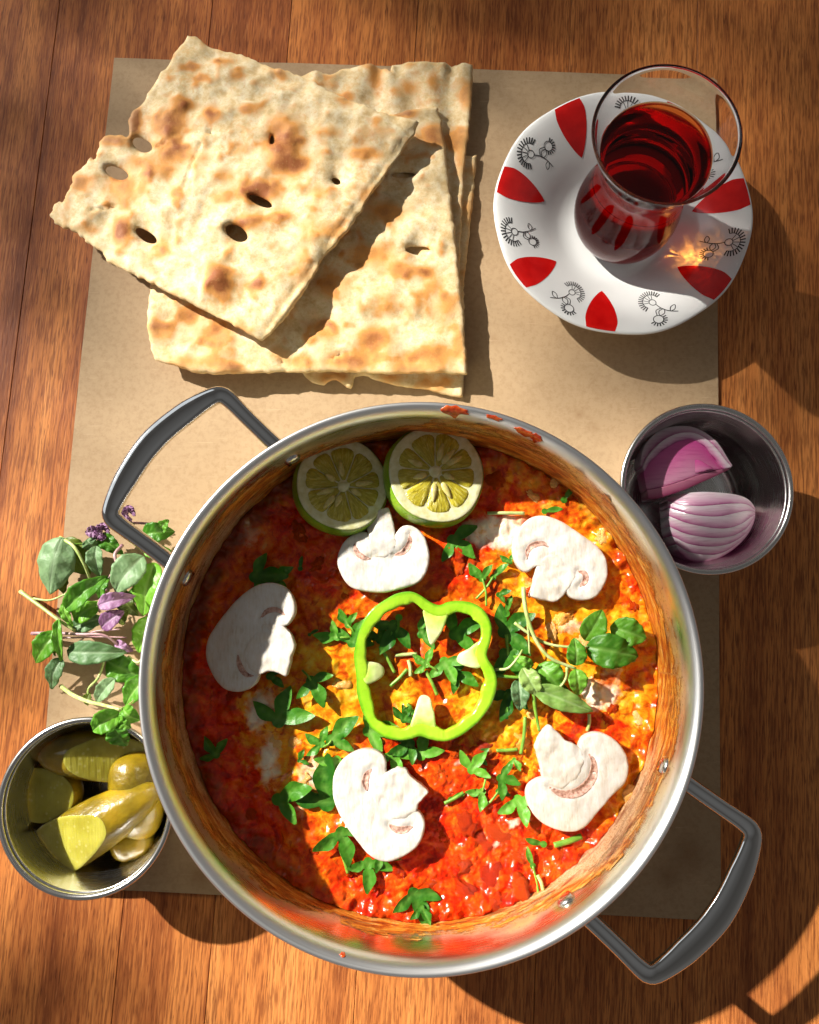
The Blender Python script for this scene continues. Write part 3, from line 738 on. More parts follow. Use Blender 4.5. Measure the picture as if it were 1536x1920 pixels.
def mushroom(label, cap, stem, gills, lift=0.002, tilt=(0, 0), thick=0.0048, seed=0):
    zr = FOOD_Z + 0.004 + lift
    c2 = smooth_closed(XY(cap, zr), 130); cen = c2.mean(0)
    zc = float(np.percentile(stew_h(c2[:, 0], c2[:, 1]), 70)) + lift
    t = empty('mushroom_slice', (cen[0], cen[1], zc), label, 'mushroom', 'raw mushroom slices on the stew')
    pl = lambda x, y: zc + tilt[0] * (x - cen[0]) + tilt[1] * (y - cen[1])
    top = lambda x, y: pl(x, y) + thick + 0.0007 * fbm(x * 110, y * 110, 3, seed) + 0.0003 * fbm(x * 420, y * 420, 2, seed + 3)
    gl_ = [np.asarray(smooth_open(XY(g, zr), 24)) for g, w in gills]
    top0 = top
    def top(x, y):
        z = top0(x, y); p = np.c_[x, y]
        for g in gl_:
            d = np.min(np.linalg.norm(p[:, None, :] - g[None], axis=2), axis=1); z = z - 0.0013 * np.exp(-(d / 0.0015)**2)
        return z
    bot = lambda x, y: pl(x, y) - 0.001
    ed = lambda poly: (lambda x, y: np.exp(-seg_dist(np.c_[x, y], poly) / 0.0006) * 0.8)
    slab('cap', c2, top, bot, MUSH, t, spacing=0.0014, rnd=0.0010, attrs={'edge': ed(c2)}, seed=seed)
    s2 = np.asarray(XY(stem, zr)); s2 = resample(s2, 90, True)
    s2 = s2 + 0.0005 * np.stack([perlin(s2[:, 0] * 500, s2[:, 1] * 500, seed), perlin(s2[:, 0] * 500, s2[:, 1] * 500, seed + 1)], 1)
    slab('stem', s2, lambda x, y: top(x, y) + 0.00012 + 0.0006 * fbm(x * 150, y * 150, 3, seed + 9), lambda x, y: bot(x, y) + 0.0003, MUSH, t, spacing=0.0012, rnd=0.0008, attrs={'edge': lambda x, y: 0.25 + 0.0 * x + 0.5 * ed(s2)(x, y)}, seed=seed)
    for g, w in gills:
        gp = stroke(XY(g, zr), w * 0.85)
        slab('gill', gp, lambda x, y: top(x, y) + 0.00030 + 0.0003 * perlin(x * 900, y * 900, seed), lambda x, y: top(x, y) - 0.0004, GILL, t, spacing=0.0008, rnd=0.0004)
    return t
def z6(p): return Z(480, 760, 2.954, p)
def zA(p): return Z(860, 880, 3.339, p)
def zB(p): return Z(340, 1060, 3.839, p)
def zC(p): return Z(560, 1340, 2.327, p)
mushroom('mushroom slice with upright stem just below the two lime halves',
    z6([(615, 705), (560, 707), (500, 745), (465, 800), (450, 860), (460, 910), (490, 970), (530, 1010), (600, 1030), (700, 1038), (790, 1020), (860, 1000), (915, 970), (950, 910), (962, 830), (940, 740), (900, 690), (860, 668), (820, 668), (790, 690), (740, 760), (680, 770), (640, 750)]),
    z6([(618, 690), (612, 650), (617, 622), (650, 600), (690, 580), (732, 565), (745, 590), (757, 620), (768, 690), (778, 760), (775, 815), (720, 845), (660, 840), (638, 800), (625, 740)]),
    [(z6([(545, 765), (560, 815), (600, 845), (640, 850)]), 0.0032), (z6([(852, 712), (850, 770), (815, 815), (765, 830)]), 0.0034)], 0.004, (0.02, 0.05), seed=2)
mushroom('mushroom slice with stem pointing down, near the right wall above the basil',
    zA([(400, 640), (355, 585), (336, 500), (350, 430), (390, 360), (440, 310), (510, 290), (580, 300), (650, 330), (720, 375), (800, 430), (870, 480), (920, 550), (935, 620), (930, 690), (900, 750), (860, 800), (800, 820), (740, 818), (690, 795), (640, 720), (560, 640), (480, 610), (440, 640)]),
    zA([(478, 630), (462, 720), (440, 795), (520, 820), (605, 833), (650, 800), (690, 745), (728, 695), (740, 640), (700, 570), (600, 530), (545, 540), (500, 580)]),
    [(zA([(428, 565), (432, 510), (470, 474), (530, 465), (565, 490)]), 0.0034), (zA([(745, 635), (790, 655), (792, 700), (755, 735)]), 0.0034)], 0.002, (-0.03, 0.0), seed=5)
mushroom('shaded mushroom slice by the left wall of the pan, stem towards the pepper ring',
    zB([(770, 430), (820, 360), (828, 290), (800, 210), (740, 150), (650, 125), (560, 140), (470, 190), (390, 260), (320, 340), (250, 430), (195, 520), (172, 620), (190, 720), (240, 820), (310, 890), (400, 912), (480, 895), (540, 850), (565, 790), (600, 680), (660, 540), (720, 450)]),
    zB([(560, 790), (620, 765), (680, 765), (760, 805), (785, 730), (800, 650), (828, 575), (800, 500), (750, 440), (660, 415), (580, 420), (480, 560), (440, 630), (480, 740)]),
    [(zB([(568, 385), (620, 332), (690, 320), (755, 362)]), 0.0030), (zB([(405, 640), (420, 720), (465, 785), (525, 795)]), 0.0032)], 0.0075, (0.06, 0.02), seed=8)
mushroom('sunlit mushroom slice below the pepper ring, stem to the upper right',
    zC([(384, 245), (385, 210), (365, 170), (310, 150), (250, 160), (190, 200), (155, 260), (150, 340), (165, 400), (200, 470), (250, 540), (300, 600), (350, 632), (400, 638), (460, 615), (520, 570), (548, 510), (550, 460), (525, 422), (470, 400), (420, 340)]),
    zC([(515, 425), (525, 385), (570, 335), (530, 300), (492, 270), (470, 235), (430, 230), (385, 250), (330, 290), (315, 340), (350, 420), (400, 455), (470, 450)]),
    [(zC([(318, 235), (292, 280), (300, 335)]), 0.0040), (zC([(392, 478), (440, 502), (500, 488)]), 0.0040)], 0.003, (-0.02, -0.03), seed=11)
mushroom('brightest mushroom slice by the lower right wall, stem to the upper left',
    zC([(1222, 130), (1240, 95), (1290, 75), (1340, 85), (1390, 120), (1430, 180), (1438, 240), (1420, 300), (1370, 350), (1310, 420), (1250, 490), (1190, 512), (1120, 500), (1060, 470), (1015, 420), (992, 360), (1000, 310), (1040, 280), (1080, 270), (1150, 250), (1200, 200)]),
    zC([(1062, 275), (1047, 200), (1030, 140), (1055, 75), (1095, 40), (1125, 70), (1160, 110), (1200, 125), (1232, 145), (1245, 200), (1215, 275), (1150, 325), (1095, 310)]),
    [(zC([(1090, 315), (1150, 345), (1225, 332), (1278, 275), (1285, 205), (1262, 168)]), 0.0052)], 0.003, (0.0, 0.03), seed=14)

# ------------------------------------------------------------------ lime halves
def lime_mats():
    r = M('lime_rind'); v = r.co(); n = r.noise(v, 60, 3); d = r.vor(v, 900)
    r.set(color=r.ramp(n, [(0.35, (0.14, 0.30, 0.012)), (0.6, (0.30, 0.46, 0.03)), (0.8, (0.48, 0.56, 0.06))]), rough=0.32, coat=0.2, sss=0.1, ssss=0.002, normal=r.bump(d, 0.35, 0.0004))
    p = M('lime_pith'); v = p.co(); n = p.noise(v, 300, 4)
    p.set(color=p.ramp(n, [(0.3, (0.60, 0.57, 0.24)), (0.6, (0.76, 0.75, 0.48))]), rough=0.5, sss=0.3, sssr=(1, 1, 0.4), ssss=0.003, normal=p.bump(n, 0.5, 0.0004))
    s = M('lime_pulp'); v = s.co(); w = s.sep(v)
    a = s.math('ARCTAN2', w[1], w[0]); rr = s.math('SQRT', s.math('ADD', s.math('MULTIPLY', w[0], w[0]), s.math('MULTIPLY', w[1], w[1])))
    ves = s.noise(s.comb(s.math('MULTIPLY', a, 16), s.math('MULTIPLY', rr, 260), 0.0), 1, 3, 0.6, 0.6)
    s.set(color=s.ramp(ves, [(0.32, (0.34, 0.27, 0.012)), (0.52, (0.50, 0.42, 0.028)), (0.7, (0.64, 0.58, 0.15))]), rough=0.3, coat=0.25, coatr=0.12, sss=0.35, sssr=(1, 0.85, 0.15), ssss=0.005, normal=s.bump(ves, 0.8, 0.0008))
    k = M('lime_seed'); v = k.co(); k.set(color=k.ramp(k.noise(v, 500, 3), [(0.3, (0.48, 0.42, 0.10)), (0.7, (0.66, 0.60, 0.26))]), rough=0.35, coat=0.3, sss=0.2, ssss=0.002)
    return r.m, p.m, s.m, k.m
RIND, PITH, PULP, SEED = lime_mats()
def lime(label, px, py, rad, zf, nrm, seeds, rot, asp, seed, core=(0, 0)):
    """half a lime, cut face up; nrm = the face normal"""
    c = P(px, py, zf)
    t = link('lime_half', None, loc=c); t.empty_display_size = 0.01
    tag(t, label, 'lime', 'lime halves in the pan')
    N = Vector(nrm).normalized(); X = Vector((1, 0, 0)); X = (X - N * X.dot(N)).normalized(); Y = N.cross(X)
    Mt = Matrix(((X.x, Y.x, N.x), (X.y, Y.y, N.y), (X.z, Y.z, N.z))).to_4x4()
    rs = np.random.RandomState(seed)
    def child(name, V, F, mat, smooth=True, par=None):
        me = bpy.data.meshes.new(name); me.from_pydata([tuple(a) for a in V], [], [tuple(int(i) for i in f) for f in F])
        if smooth: me.polygons.foreach_set('use_smooth', [True] * len(me.polygons))
        me.materials.append(mat)
        bm = bmesh.new(); bm.from_mesh(me); bmesh.ops.remove_doubles(bm, verts=bm.verts, dist=1e-7); bmesh.ops.recalc_face_normals(bm, faces=bm.faces); bm.to_mesh(me); bm.free()
        return link(name, me, par or t)
    t.rotation_euler = Mt.to_euler()
    ns = 72; th = np.linspace(0, 2 * np.pi, ns, endpoint=False)
    wob = 1 + 0.012 * np.cos(3 * th + seed) + 0.010 * np.cos(5 * th + 2 * seed)
    ex = wob * np.where(np.ones(ns, bool), np.sqrt((np.cos(th))**2 + (asp * np.sin(th))**2), 1)
    V = []; F = []
    rings = [(0.985, 0.0), (1.0, -0.0006)] + [(1.045 * math.cos(q - 0.30), -0.0006 - (math.sin(q - 0.30) + math.sin(0.30)) * rad * 0.88) for q in np.linspace(0.08, 1.86, 16)]
    for rr_, zz in rings:
        V += [(rad * rr_ * ex[i] * math.cos(th[i]), rad * rr_ * ex[i] * math.sin(th[i]), zz) for i in range(ns)]
    for r_ in range(len(rings) - 1):
        for i in range(ns): F.append((r_ * ns + i, r_ * ns + (i + 1) % ns, (r_ + 1) * ns + (i + 1) % ns, (r_ + 1) * ns + i))
    V.append((0, 0, rings[-1][1] - 0.0002)); b0 = (len(rings) - 1) * ns
    for i in range(ns): F.append((b0 + i, b0 + (i + 1) % ns, len(V) - 1))
    child('rind', V, F, RIND)
    V = []; F = []
    for rr_, zz in [(0.978, -0.0008), (0.975, 0.0001), (0.955, 0.0003), (0.88, 0.0002), (0.5, -0.0006), (0.12, 0.0)]:
        V += [(rad * rr_ * ex[i] * math.cos(th[i]), rad * rr_ * ex[i] * math.sin(th[i]), zz) for i in range(ns)]
    for r_ in range(5):
        for i in range(ns): F.append((r_ * ns + i, r_ * ns + (i + 1) % ns, (r_ + 1) * ns + (i + 1) % ns, (r_ + 1) * ns + i))
    V.append((0, 0, 0.0002)); b0 = 5 * ns
    for i in range(ns): F.append((b0 + i, b0 + (i + 1) % ns, len(V) - 1))
    pith = child('pith', V, F, PITH)
    nseg = 9; cuts = np.cumsum(rs.uniform(0.8, 1.25, nseg)); cuts = cuts / cuts[-1] * 2 * np.pi + rot
    for k in range(nseg):
        a0 = cuts[k - 1] if k else rot; a1 = cuts[k]
        V = []; F = []; na, nr = 12, 10
        for i in range(nr + 1):
            f = i / nr; r0 = 0.09 + (0.835 - 0.09) * f
            for j in range(na + 1):
                g = j / na
                # rounded wedge: membranes of even width, rounded outer corners
                half = (a1 - a0) / 2; mid = (a0 + a1) / 2
                wgap = 0.011 / max(r0, 0.1)
                s_ = (g * 2 - 1) * max(0.01, half - wgap)
                rr_ = r0 - 0.10 * f**3 * abs(g * 2 - 1)**4
                ang = mid + s_; e = float(np.interp(ang % (2 * np.pi), np.r_[th, 2 * np.pi], np.r_[ex, ex[:1]]))
                edge = max(abs(g * 2 - 1)**6, abs(f * 2 - 1)**8)
                zz = 0.00045 * (1 - edge) - 0.0003 * edge + 0.00025 * float(perlin(rr_ * 14 + k, ang * 9, seed))
                V.append((core[0] * (1 - r0) + rad * rr_ * e * math.cos(ang), core[1] * (1 - r0) + rad * rr_ * e * math.sin(ang), zz))
        for i in range(nr):
            for j in range(na):
                q = i * (na + 1) + j; F.append((q, q + 1, q + na + 2, q + na + 1))
        # underside skirt
        ring = [j for j in range(na + 1)] + [i * (na + 1) + na for i in range(1, nr + 1)] + [nr * (na + 1) + j for j in range(na - 1, -1, -1)] + [i * (na + 1) for i in range(nr - 1, 0, -1)]
        b0 = len(V)
        for q in ring: V.append((V[q][0], V[q][1], -0.0014))
        for i in range(len(ring)): F.append((ring[i], ring[(i + 1) % len(ring)], b0 + (i + 1) % len(ring), b0 + i))
        child('segment', V, F, PULP, par=pith)
    def ell(name, mat, cx, cy, cz, l, w, h, a):
        V = []; F = []; nu, nv = 12, 8
        for i in range(nv + 1):
            ph = math.pi * i / nv
            for j in range(nu):
                q = 2 * math.pi * j / nu
                x = l * math.cos(ph); y = w * math.sin(ph) * math.cos(q) * (1 - 0.35 * math.cos(ph)); z = h * math.sin(ph) * math.sin(q)
                V.append((cx + x * math.cos(a) - y * math.sin(a), cy + x * math.sin(a) + y * math.cos(a), cz + z))
        for i in range(nv):
            for j in range(nu): F.append((i * nu + j, i * nu + (j + 1) % nu, (i + 1) * nu + (j + 1) % nu, (i + 1) * nu + j))
        child(name, V, F, mat, par=pith)
    for (a, d, l) in seeds:
        a = math.radians(a); ell('seed', SEED, core[0] + d * rad * math.cos(a), core[1] + d * rad * math.sin(a), 0.0004, 1.25 * l * rad, 0.066 * rad, 0.0010, a)
    ell('core', PITH, core[0], core[1], 0.0001, 0.14 * rad, 0.11 * rad, 0.0009, 0.5)
    return t
lime('darker lime half on the left, touching the upright mushroom stem', 643, 908, 0.0221, 0.0385, (0.24, 0.10, 1), [(100, .40, .15), (12, .45, .16), (335, .3, .1), (200, .42, .16), (230, .48, .15), (250, .35, .12), (150, .35, .1)], 0.5, 1.02, 3, (0.0005, -0.001))
lime('larger lime half on the right, nearest the top wall of the pan', 819, 887, 0.0233, 0.0390, (0.20, 0.06, 1), [(75, .42, .16), (50, .42, .17), (32, .46, .15), (160, .45, .13), (200, .35, .12), (265, .45, .16), (300, .45, .15), (340, .3, .1)], 0.2, 1.04, 9, (-0.0006, 0.0008))

# ------------------------------------------------------------------ green pepper ring
def pepper():
    zk = FOOD_Z + 0.011
    def zp(p): return XY(Z(580, 1080, 3.84, p), zk)
    outer = smooth_closed(zp([(700, 112), (620, 130), (540, 175), (460, 230), (400, 300), (360, 390), (335, 480), (318, 570), (325, 650), (335, 740), (335, 820), (350, 900), (375, 980), (410, 1050), (450, 1110), (520, 1160), (590, 1185), (670, 1190), (740, 1178), (800, 1162), (860, 1180), (930, 1195), (1000, 1195), (1080, 1165), (1150, 1120), (1230, 1050), (1310, 940), (1345, 850), (1358, 760), (1335, 670), (1292, 600), (1282, 555), (1305, 480), (1318, 390), (1300, 310), (1250, 235), (1170, 190), (1080, 178), (1000, 185), (940, 208), (880, 190), (820, 150), (760, 118)]), 300)
    if area2(outer) < 0: outer = outer[::-1]
    T = np.roll(outer, -2, 0) - np.roll(outer, 2, 0); T /= np.linalg.norm(T, axis=1)[:, None]
    N = np.stack([-T[:, 1], T[:, 0]], 1)
    s = np.arange(300) / 300 * 2 * np.pi
    w = 0.0056 + 0.0005 * np.sin(5 * s) + 0.0005 * np.sin(11 * s + 1) + 0.00025 * np.sin(23 * s + 2)
    cen = outer.mean(0)
    t = empty('pepper_ring', (cen[0], cen[1], FOOD_Z), 'bright green bell pepper ring lying in the middle of the stew', 'pepper')
    skin = M('pepper_flesh'); v = skin.co(); n = skin.noise(v, 90, 4); n2 = skin.noise(v, 700, 3)
    inn = skin.attr('inner')
    c = skin.mix(inn, skin.ramp(n, [(0.35, (0.07, 0.26, 0.006)), (0.65, (0.14, 0.38, 0.010))]), skin.ramp(n, [(0.35, (0.27, 0.56, 0.012)), (0.65, (0.42, 0.68, 0.035))]))
    skin.set(color=c, rough=0.25, coat=0.4, coatr=0.15, sss=0.3, sssr=(0.7, 1.0, 0.1), ssss=0.003, normal=skin.bump(n2, 0.3, 0.0003))
    rib = M('pepper_membrane'); v = rib.co(); n = rib.noise(v, 200, 4)
    rib.set(color=rib.mix(rib.attr('tip'), rib.ramp(n, [(0.35, (0.36, 0.64, 0.03)), (0.65, (0.52, 0.74, 0.09))]), rib.ramp(n, [(0.35, (0.62, 0.70, 0.28)), (0.65, (0.76, 0.80, 0.45))])), rough=0.45, sss=0.3, sssr=(0.9, 1, 0.4), ssss=0.003, normal=rib.bump(n, 0.4, 0.0005))
    # cross-section swept round the ring; it is tilted up towards the camera side
    zb = lambda x, y: np.maximum(stew_h(x, y), FOOD_Z) - 0.0005
    lift = 0.0025 + 0.0015 * np.sin(s + 2.0) + 0.001 * np.sin(3 * s)
    hgt = 0.0075 + 0.001 * np.sin(2 * s + 1)
    prof = [(0.0, 0.5), (0.0, 0.88), (0.03, 0.965), (0.09, 0.995), (0.3, 1.0), (0.55, 0.99), (0.8, 0.985), (0.92, 0.965), (0.985, 0.90), (1.0, 0.5), (0.97, 0.14), (0.8, 0.0), (0.2, 0.0), (0.03, 0.14)]
    V = []; A = []
    z0 = FOOD_Z + lift
    for (a, b) in prof:
        q = outer + N * (w * a)[:, None]
        rough_ = 0.00025 * perlin(q[:, 0] * 900, q[:, 1] * 900, 3) * (b > 0.8)
        V.append(np.c_[q, z0 + hgt * b + rough_]); A.append(np.full(300, float(np.clip((a - 0.06) / 0.16, 0, 1)) if b > 0.9 else (0.0 if a < 0.5 else 0.8)))
    V = np.vstack(V); A = np.concatenate(A); F = []
    for i in range(len(prof)):
        j = (i + 1) % len(prof)
        for k in range(300):
            l = (k + 1) % 300; F.append((i * 300 + k, i * 300 + l, j * 300 + l, j * 300 + k))
    fix_normals(mesh('wall', V, F, skin.m, t, None, {'inner': A}))
    ribs = [[(822, 240), (900, 225), (1000, 255), (980, 345), (945, 420), (885, 500), (858, 455), (838, 350)],
            [(1235, 470), (1150, 525), (1080, 565), (1070, 620), (1140, 655), (1235, 660), (1262, 560)],
            [(378, 625), (480, 628), (530, 660), (538, 710), (500, 750), (415, 785), (372, 720)],
            [(725, 1120), (760, 980), (800, 870), (870, 880), (890, 950), (905, 1010), (905, 1130), (800, 1150)]]
    for k, r_ in enumerate(ribs):
        o2 = smooth_closed(zp(r_), 50)
        base = o2[np.argsort(seg_dist(o2, outer))[:10]].mean(0)
        far = np.linalg.norm(o2 - base, axis=1).max()
        f = lambda x, y: np.clip(np.hypot(x - base[0], y - base[1]) / far, 0, 1)
        iw = int(np.argmin(np.linalg.norm(outer - base, axis=1))); z1 = float(z0[iw] + hgt[iw]) - 0.0005
        tp = lambda x, y: z1 - 0.0012 * (1 - sstep(0.0, 0.35, f(x, y))) + 0.0006 * np.sin(f(x, y) * 3) - 0.0022 * f(x, y)**2 + 0.0003 * fbm(x * 300, y * 300, 2, k)
        slab('rib', o2, tp, lambda x, y: tp(x, y) - 0.0016 - 0.003 * (1 - f(x, y)), rib.m, t, spacing=0.001, rnd=0.0007, attrs={'tip': lambda x, y: sstep(0.2, 0.8, f(x, y))})
pepper()

# ------------------------------------------------------------------ flat bread sheets
def bread_mat():
    m = M('flat_bread'); v = m.co()
    n1 = m.noise(v, 45, 5, 0.6); n2 = m.noise(v, 190, 5, 0.65); n3 = m.noise(v, 900, 3, 0.6)
    toast = m.attr('toast'); edge = m.attr('edge')
    c = m.ramp(n2, [(0.32, (0.58, 0.40, 0.18)), (0.48, (0.71, 0.55, 0.31)), (0.64, (0.80, 0.69, 0.47))])
    t = m.math('ADD', m.math('MULTIPLY', toast, 1.0), m.math('MULTIPLY', m.math('SUBTRACT', n2, 0.5), 0.6))
    t = m.math('ADD', t, m.math('MULTIPLY', m.math('SUBTRACT', n1, 0.5), 0.55))
    nm = m.noise(v, 330, 4, 0.6, 0.6)
    c = m.mix(m.ramp(m.math('ADD', nm, m.math('MULTIPLY', m.math('SUBTRACT', n1, 0.5), 0.8)), [(0.54, 0.0), (0.74, 0.55)]), c, (0.68, 0.36, 0.11))
    c = m.mix(m.ramp(nm, [(0.30, 0.45), (0.42, 0.0)]), c, (0.52, 0.42, 0.22))
    c = m.mix(m.ramp(t, [(0.10, 0.0), (0.42, 0.92)]), c, (0.64, 0.27, 0.055))
    c = m.mix(m.ramp(t, [(0.44, 0.0), (0.88, 0.9)]), c, (0.27, 0.075, 0.020))
    c = m.mix(m.ramp(t, [(1.0, 0.0), (1.5, 0.85)]), c, (0.09, 0.028, 0.014))
    c = m.mix(m.math('MULTIPLY', edge, 0.5), c, (0.70, 0.50, 0.24))
    c = m.mix(m.ramp(n3, [(0.58, 0.0), (0.72, 0.4)]), c, (0.50, 0.30, 0.10))
    m.set(color=c, rough=0.62, spec=0.3, sss=0.08, sssr=(1, 0.6, 0.3), ssss=0.002, normal=m.bump(m.math('ADD', m.math('MULTIPLY', n2, 1.0), m.math('MULTIPLY', n3, 0.4)), 0.5, 0.0006))
    return m.m
BREAD = bread_mat()
def zb1(p): return Z(60, 30, 1.786, p)
def ell_hole(cx, cy, rx, ry, rot, z):
    a = math.radians(rot); pts = []
    for k in range(20):
        t = 2 * math.pi * k / 20; x = rx * math.cos(t); y = ry * math.sin(t)
        pts.append((cx + x * math.cos(a) - y * math.sin(a), cy + x * math.sin(a) + y * math.cos(a)))
    return XY(zb1(pts), z)
def rough_edge(p, amp, seed):
    p = np.asarray(p, float)
    return p + amp * np.stack([fbm(p[:, 0] * 260, p[:, 1] * 260, 3, seed, 0.7), fbm(p[:, 0] * 260, p[:, 1] * 260, 3, seed + 5, 0.7)], 1)
def bread(label, out, zf, thick, spots, holes=(), zr=0.02, seed=0, spacing=0.0016, bumps=1.0, ridge=None, curl=0.0, cracks=(), edgew=0.0025, roundd=0.0022, ragged=None):
    """zf(x, y): height of the underside; spots: toasted blisters (x, y, rx, ry, amount, height in mm) in photograph units"""
    o2 = resample(np.asarray(XY(zb1(out), zr)), 420, True); o2 = rough_edge(o2, 0.0009, seed)
    if ragged:
        rc = np.array(P(*zb1([ragged[:2]])[0], zr).xy); k = np.exp(-(np.linalg.norm(o2 - rc, axis=1) / ragged[2])**2)[:, None]
        o2 = o2 + k * (rough_edge(o2 * 3.1, ragged[3], seed + 60) - o2 * 3.1)
    hl = [ell_hole(*h, zr) for h in holes]
    sp = []
    for (a, b, rx, ry, s, hm) in spots:
        q = P(*zb1([(a, b)])[0], zr); sp.append((q.x, q.y, 1.18 * rx / 1.786 / 3850, 1.18 * ry / 1.786 / 3850, s, hm / 1000))
    hc = [np.mean(h, 0) for h in hl]
    cr = [np.asarray(XY(zb1(c_), zr)) for c_ in cracks]
    def blister(x, y):
        s = 0; h = 0
        wx = x + 0.0016 * fbm(x * 180, y * 180, 2, seed + 7); wy = y + 0.0016 * fbm(x * 180, y * 180, 2, seed + 8)
        for a, b, rx, ry, k, hm in sp:
            g = np.exp(-(((wx - a) / rx)**2 + ((wy - b) / ry)**2)**1.2); s = s + k * g; h = h + hm * g
        return s, h
    def bub(u, v):
        return 0.0006 * fbm(u / 10, v / 10, 2, seed + 2) + 0.0011 * np.maximum(0, fbm(u / 8.5, v / 8.5, 2, seed + 3) - 0.12)
    def top(x, y):
        s, h = blister(x, y)
        u, v = x * 1000, y * 1000
        z = zf(x, y) + thick + h + bumps * (0.0020 * fbm(u / 21, v / 21, 2, seed) + bub(u, v) + 0.00015 * fbm(u / 2.8, v / 2.8, 2, seed + 4))
        if ridge is not None: z = z + ridge(x, y)
        for c_ in hc: z = z - 0.0028 * np.exp(-((x - c_[0])**2 + (y - c_[1])**2) / 0.0055**2)
        for c_ in cr:
            d = np.full(len(x), 1.0)
            pp = np.c_[x, y]
            for i in range(len(c_) - 1):
                ab = c_[i + 1] - c_[i]; tt = np.clip(((pp - c_[i]) @ ab) / (ab @ ab), 0, 1)
                d = np.minimum(d, np.linalg.norm(pp - c_[i] - tt[:, None] * ab, axis=1))
            z = z - 0.0016 * np.exp(-(d / 0.0005)**2)
        return z
    def bot(x, y):
        z = zf(x, y) + 0.0002
        if ridge is not None: z = z + 0.8 * np.minimum(ridge(x, y), 0.003)
        return np.minimum(z, top(x, y) - 0.0012)
    o = slab('flat_bread', o2, top, bot, BREAD, spacing=spacing, holes=hl, rnd=roundd, seed=seed,
             attrs={'toast': lambda x, y: np.clip(blister(x, y)[0] + 0.38 * sstep(0.05, 0.65, fbm(x * 1000 / 8.5, y * 1000 / 8.5, 2, seed + 3)), 0, 2), 'edge': lambda x, y: np.exp(-seg_dist(np.c_[x, y], o2) / edgew)})
    tag(o, label, 'bread', 'flat bread sheets stacked on the paper')
    return o
def rspots(n, seed, box, amt=(0.15, 0.5), sz=(14, 42), hm=(0.1, 0.6)):
    rs = np.random.RandomState(seed); r = []
    for _ in range(n):
        a = rs.uniform(*sz); r.append((rs.uniform(box[0], box[2]), rs.uniform(box[1], box[3]), a, a * rs.uniform(0.5, 1.1), rs.uniform(*amt), rs.uniform(*hm)))
    return r
bread('torn flat bread at the very bottom of the stack, ragged edge by the pan', [(1490, 462), (1486, 520), (1480, 600), (1470, 700), (1458, 800), (1447, 900), (1450, 1050), (1449, 1200), (1442, 1276), (1380, 1262), (1320, 1250), (1260, 1240), (1200, 1230), (1150, 1215), (1110, 1200), (1082, 1205), (1070, 1246), (1048, 1240), (1022, 1214), (990, 1222), (975, 1236), (940, 1226), (905, 1195), (860, 1180), (860, 900), (1000, 500), (1300, 455)],
      lambda x, y: 0.0022 + 0.0 * x, 0.0030, [(1200, 1215, 40, 20, .5, .3), (1010, 1210, 60, 20, .55, .3), (1465, 650, 25, 60, .4, .2), (1330, 1240, 50, 18, .4, .2), (1470, 850, 20, 60, .3, .2)], zr=0.006, seed=31, spacing=0.0024)
p_w = P(*zb1([(1180, 150)])[0], 0.01)
def ridge3(x, y):
    d = np.clip((p_w.y + 0.004 - y) / 0.022, 0, 1)
    return 0.0034 * (np.sin((x - p_w.x) * 2 * np.pi / 0.0138 + 1.2 * np.sin((x - p_w.x) * 180)) * 0.5 + 0.5) * (1 - d) + 0.001 * np.sin((x - p_w.x) * 300)
bread('flat bread with a wavy rippled end at the back of the stack', [(880, 190), (905, 178), (930, 172), (965, 176), (1000, 184), (1020, 172), (1040, 163), (1075, 158), (1110, 152), (1150, 152), (1180, 162), (1198, 178), (1207, 152), (1260, 141), (1330, 144), (1400, 147), (1478, 150), (1477, 230), (1470, 320), (1462, 400), (1452, 470), (1446, 560), (1440, 700), (1434, 850), (1430, 1000), (1425, 1130), (1100, 1130), (800, 900), (800, 400)],
      lambda x, y: 0.0056 + 0.0 * x, 0.0032, [(1150, 185, 26, 55, .5, .3), (1260, 230, 36, 30, .5, .3), (1345, 215, 20, 26, .4, .3), (1455, 260, 26, 50, .6, .3), (1050, 260, 30, 16, .6, .3), (1265, 155, 20, 10, .5, 0), (990, 195, 20, 12, .5, 0), (1420, 400, 40, 40, .6, .3), (1130, 160, 22, 10, .6, 0), (1440, 480, 26, 60, .4, .2)], zr=0.012, seed=37, ridge=ridge3, spacing=0.002)
c_mid = P(*zb1([(1000, 800)])[0], 0.016)
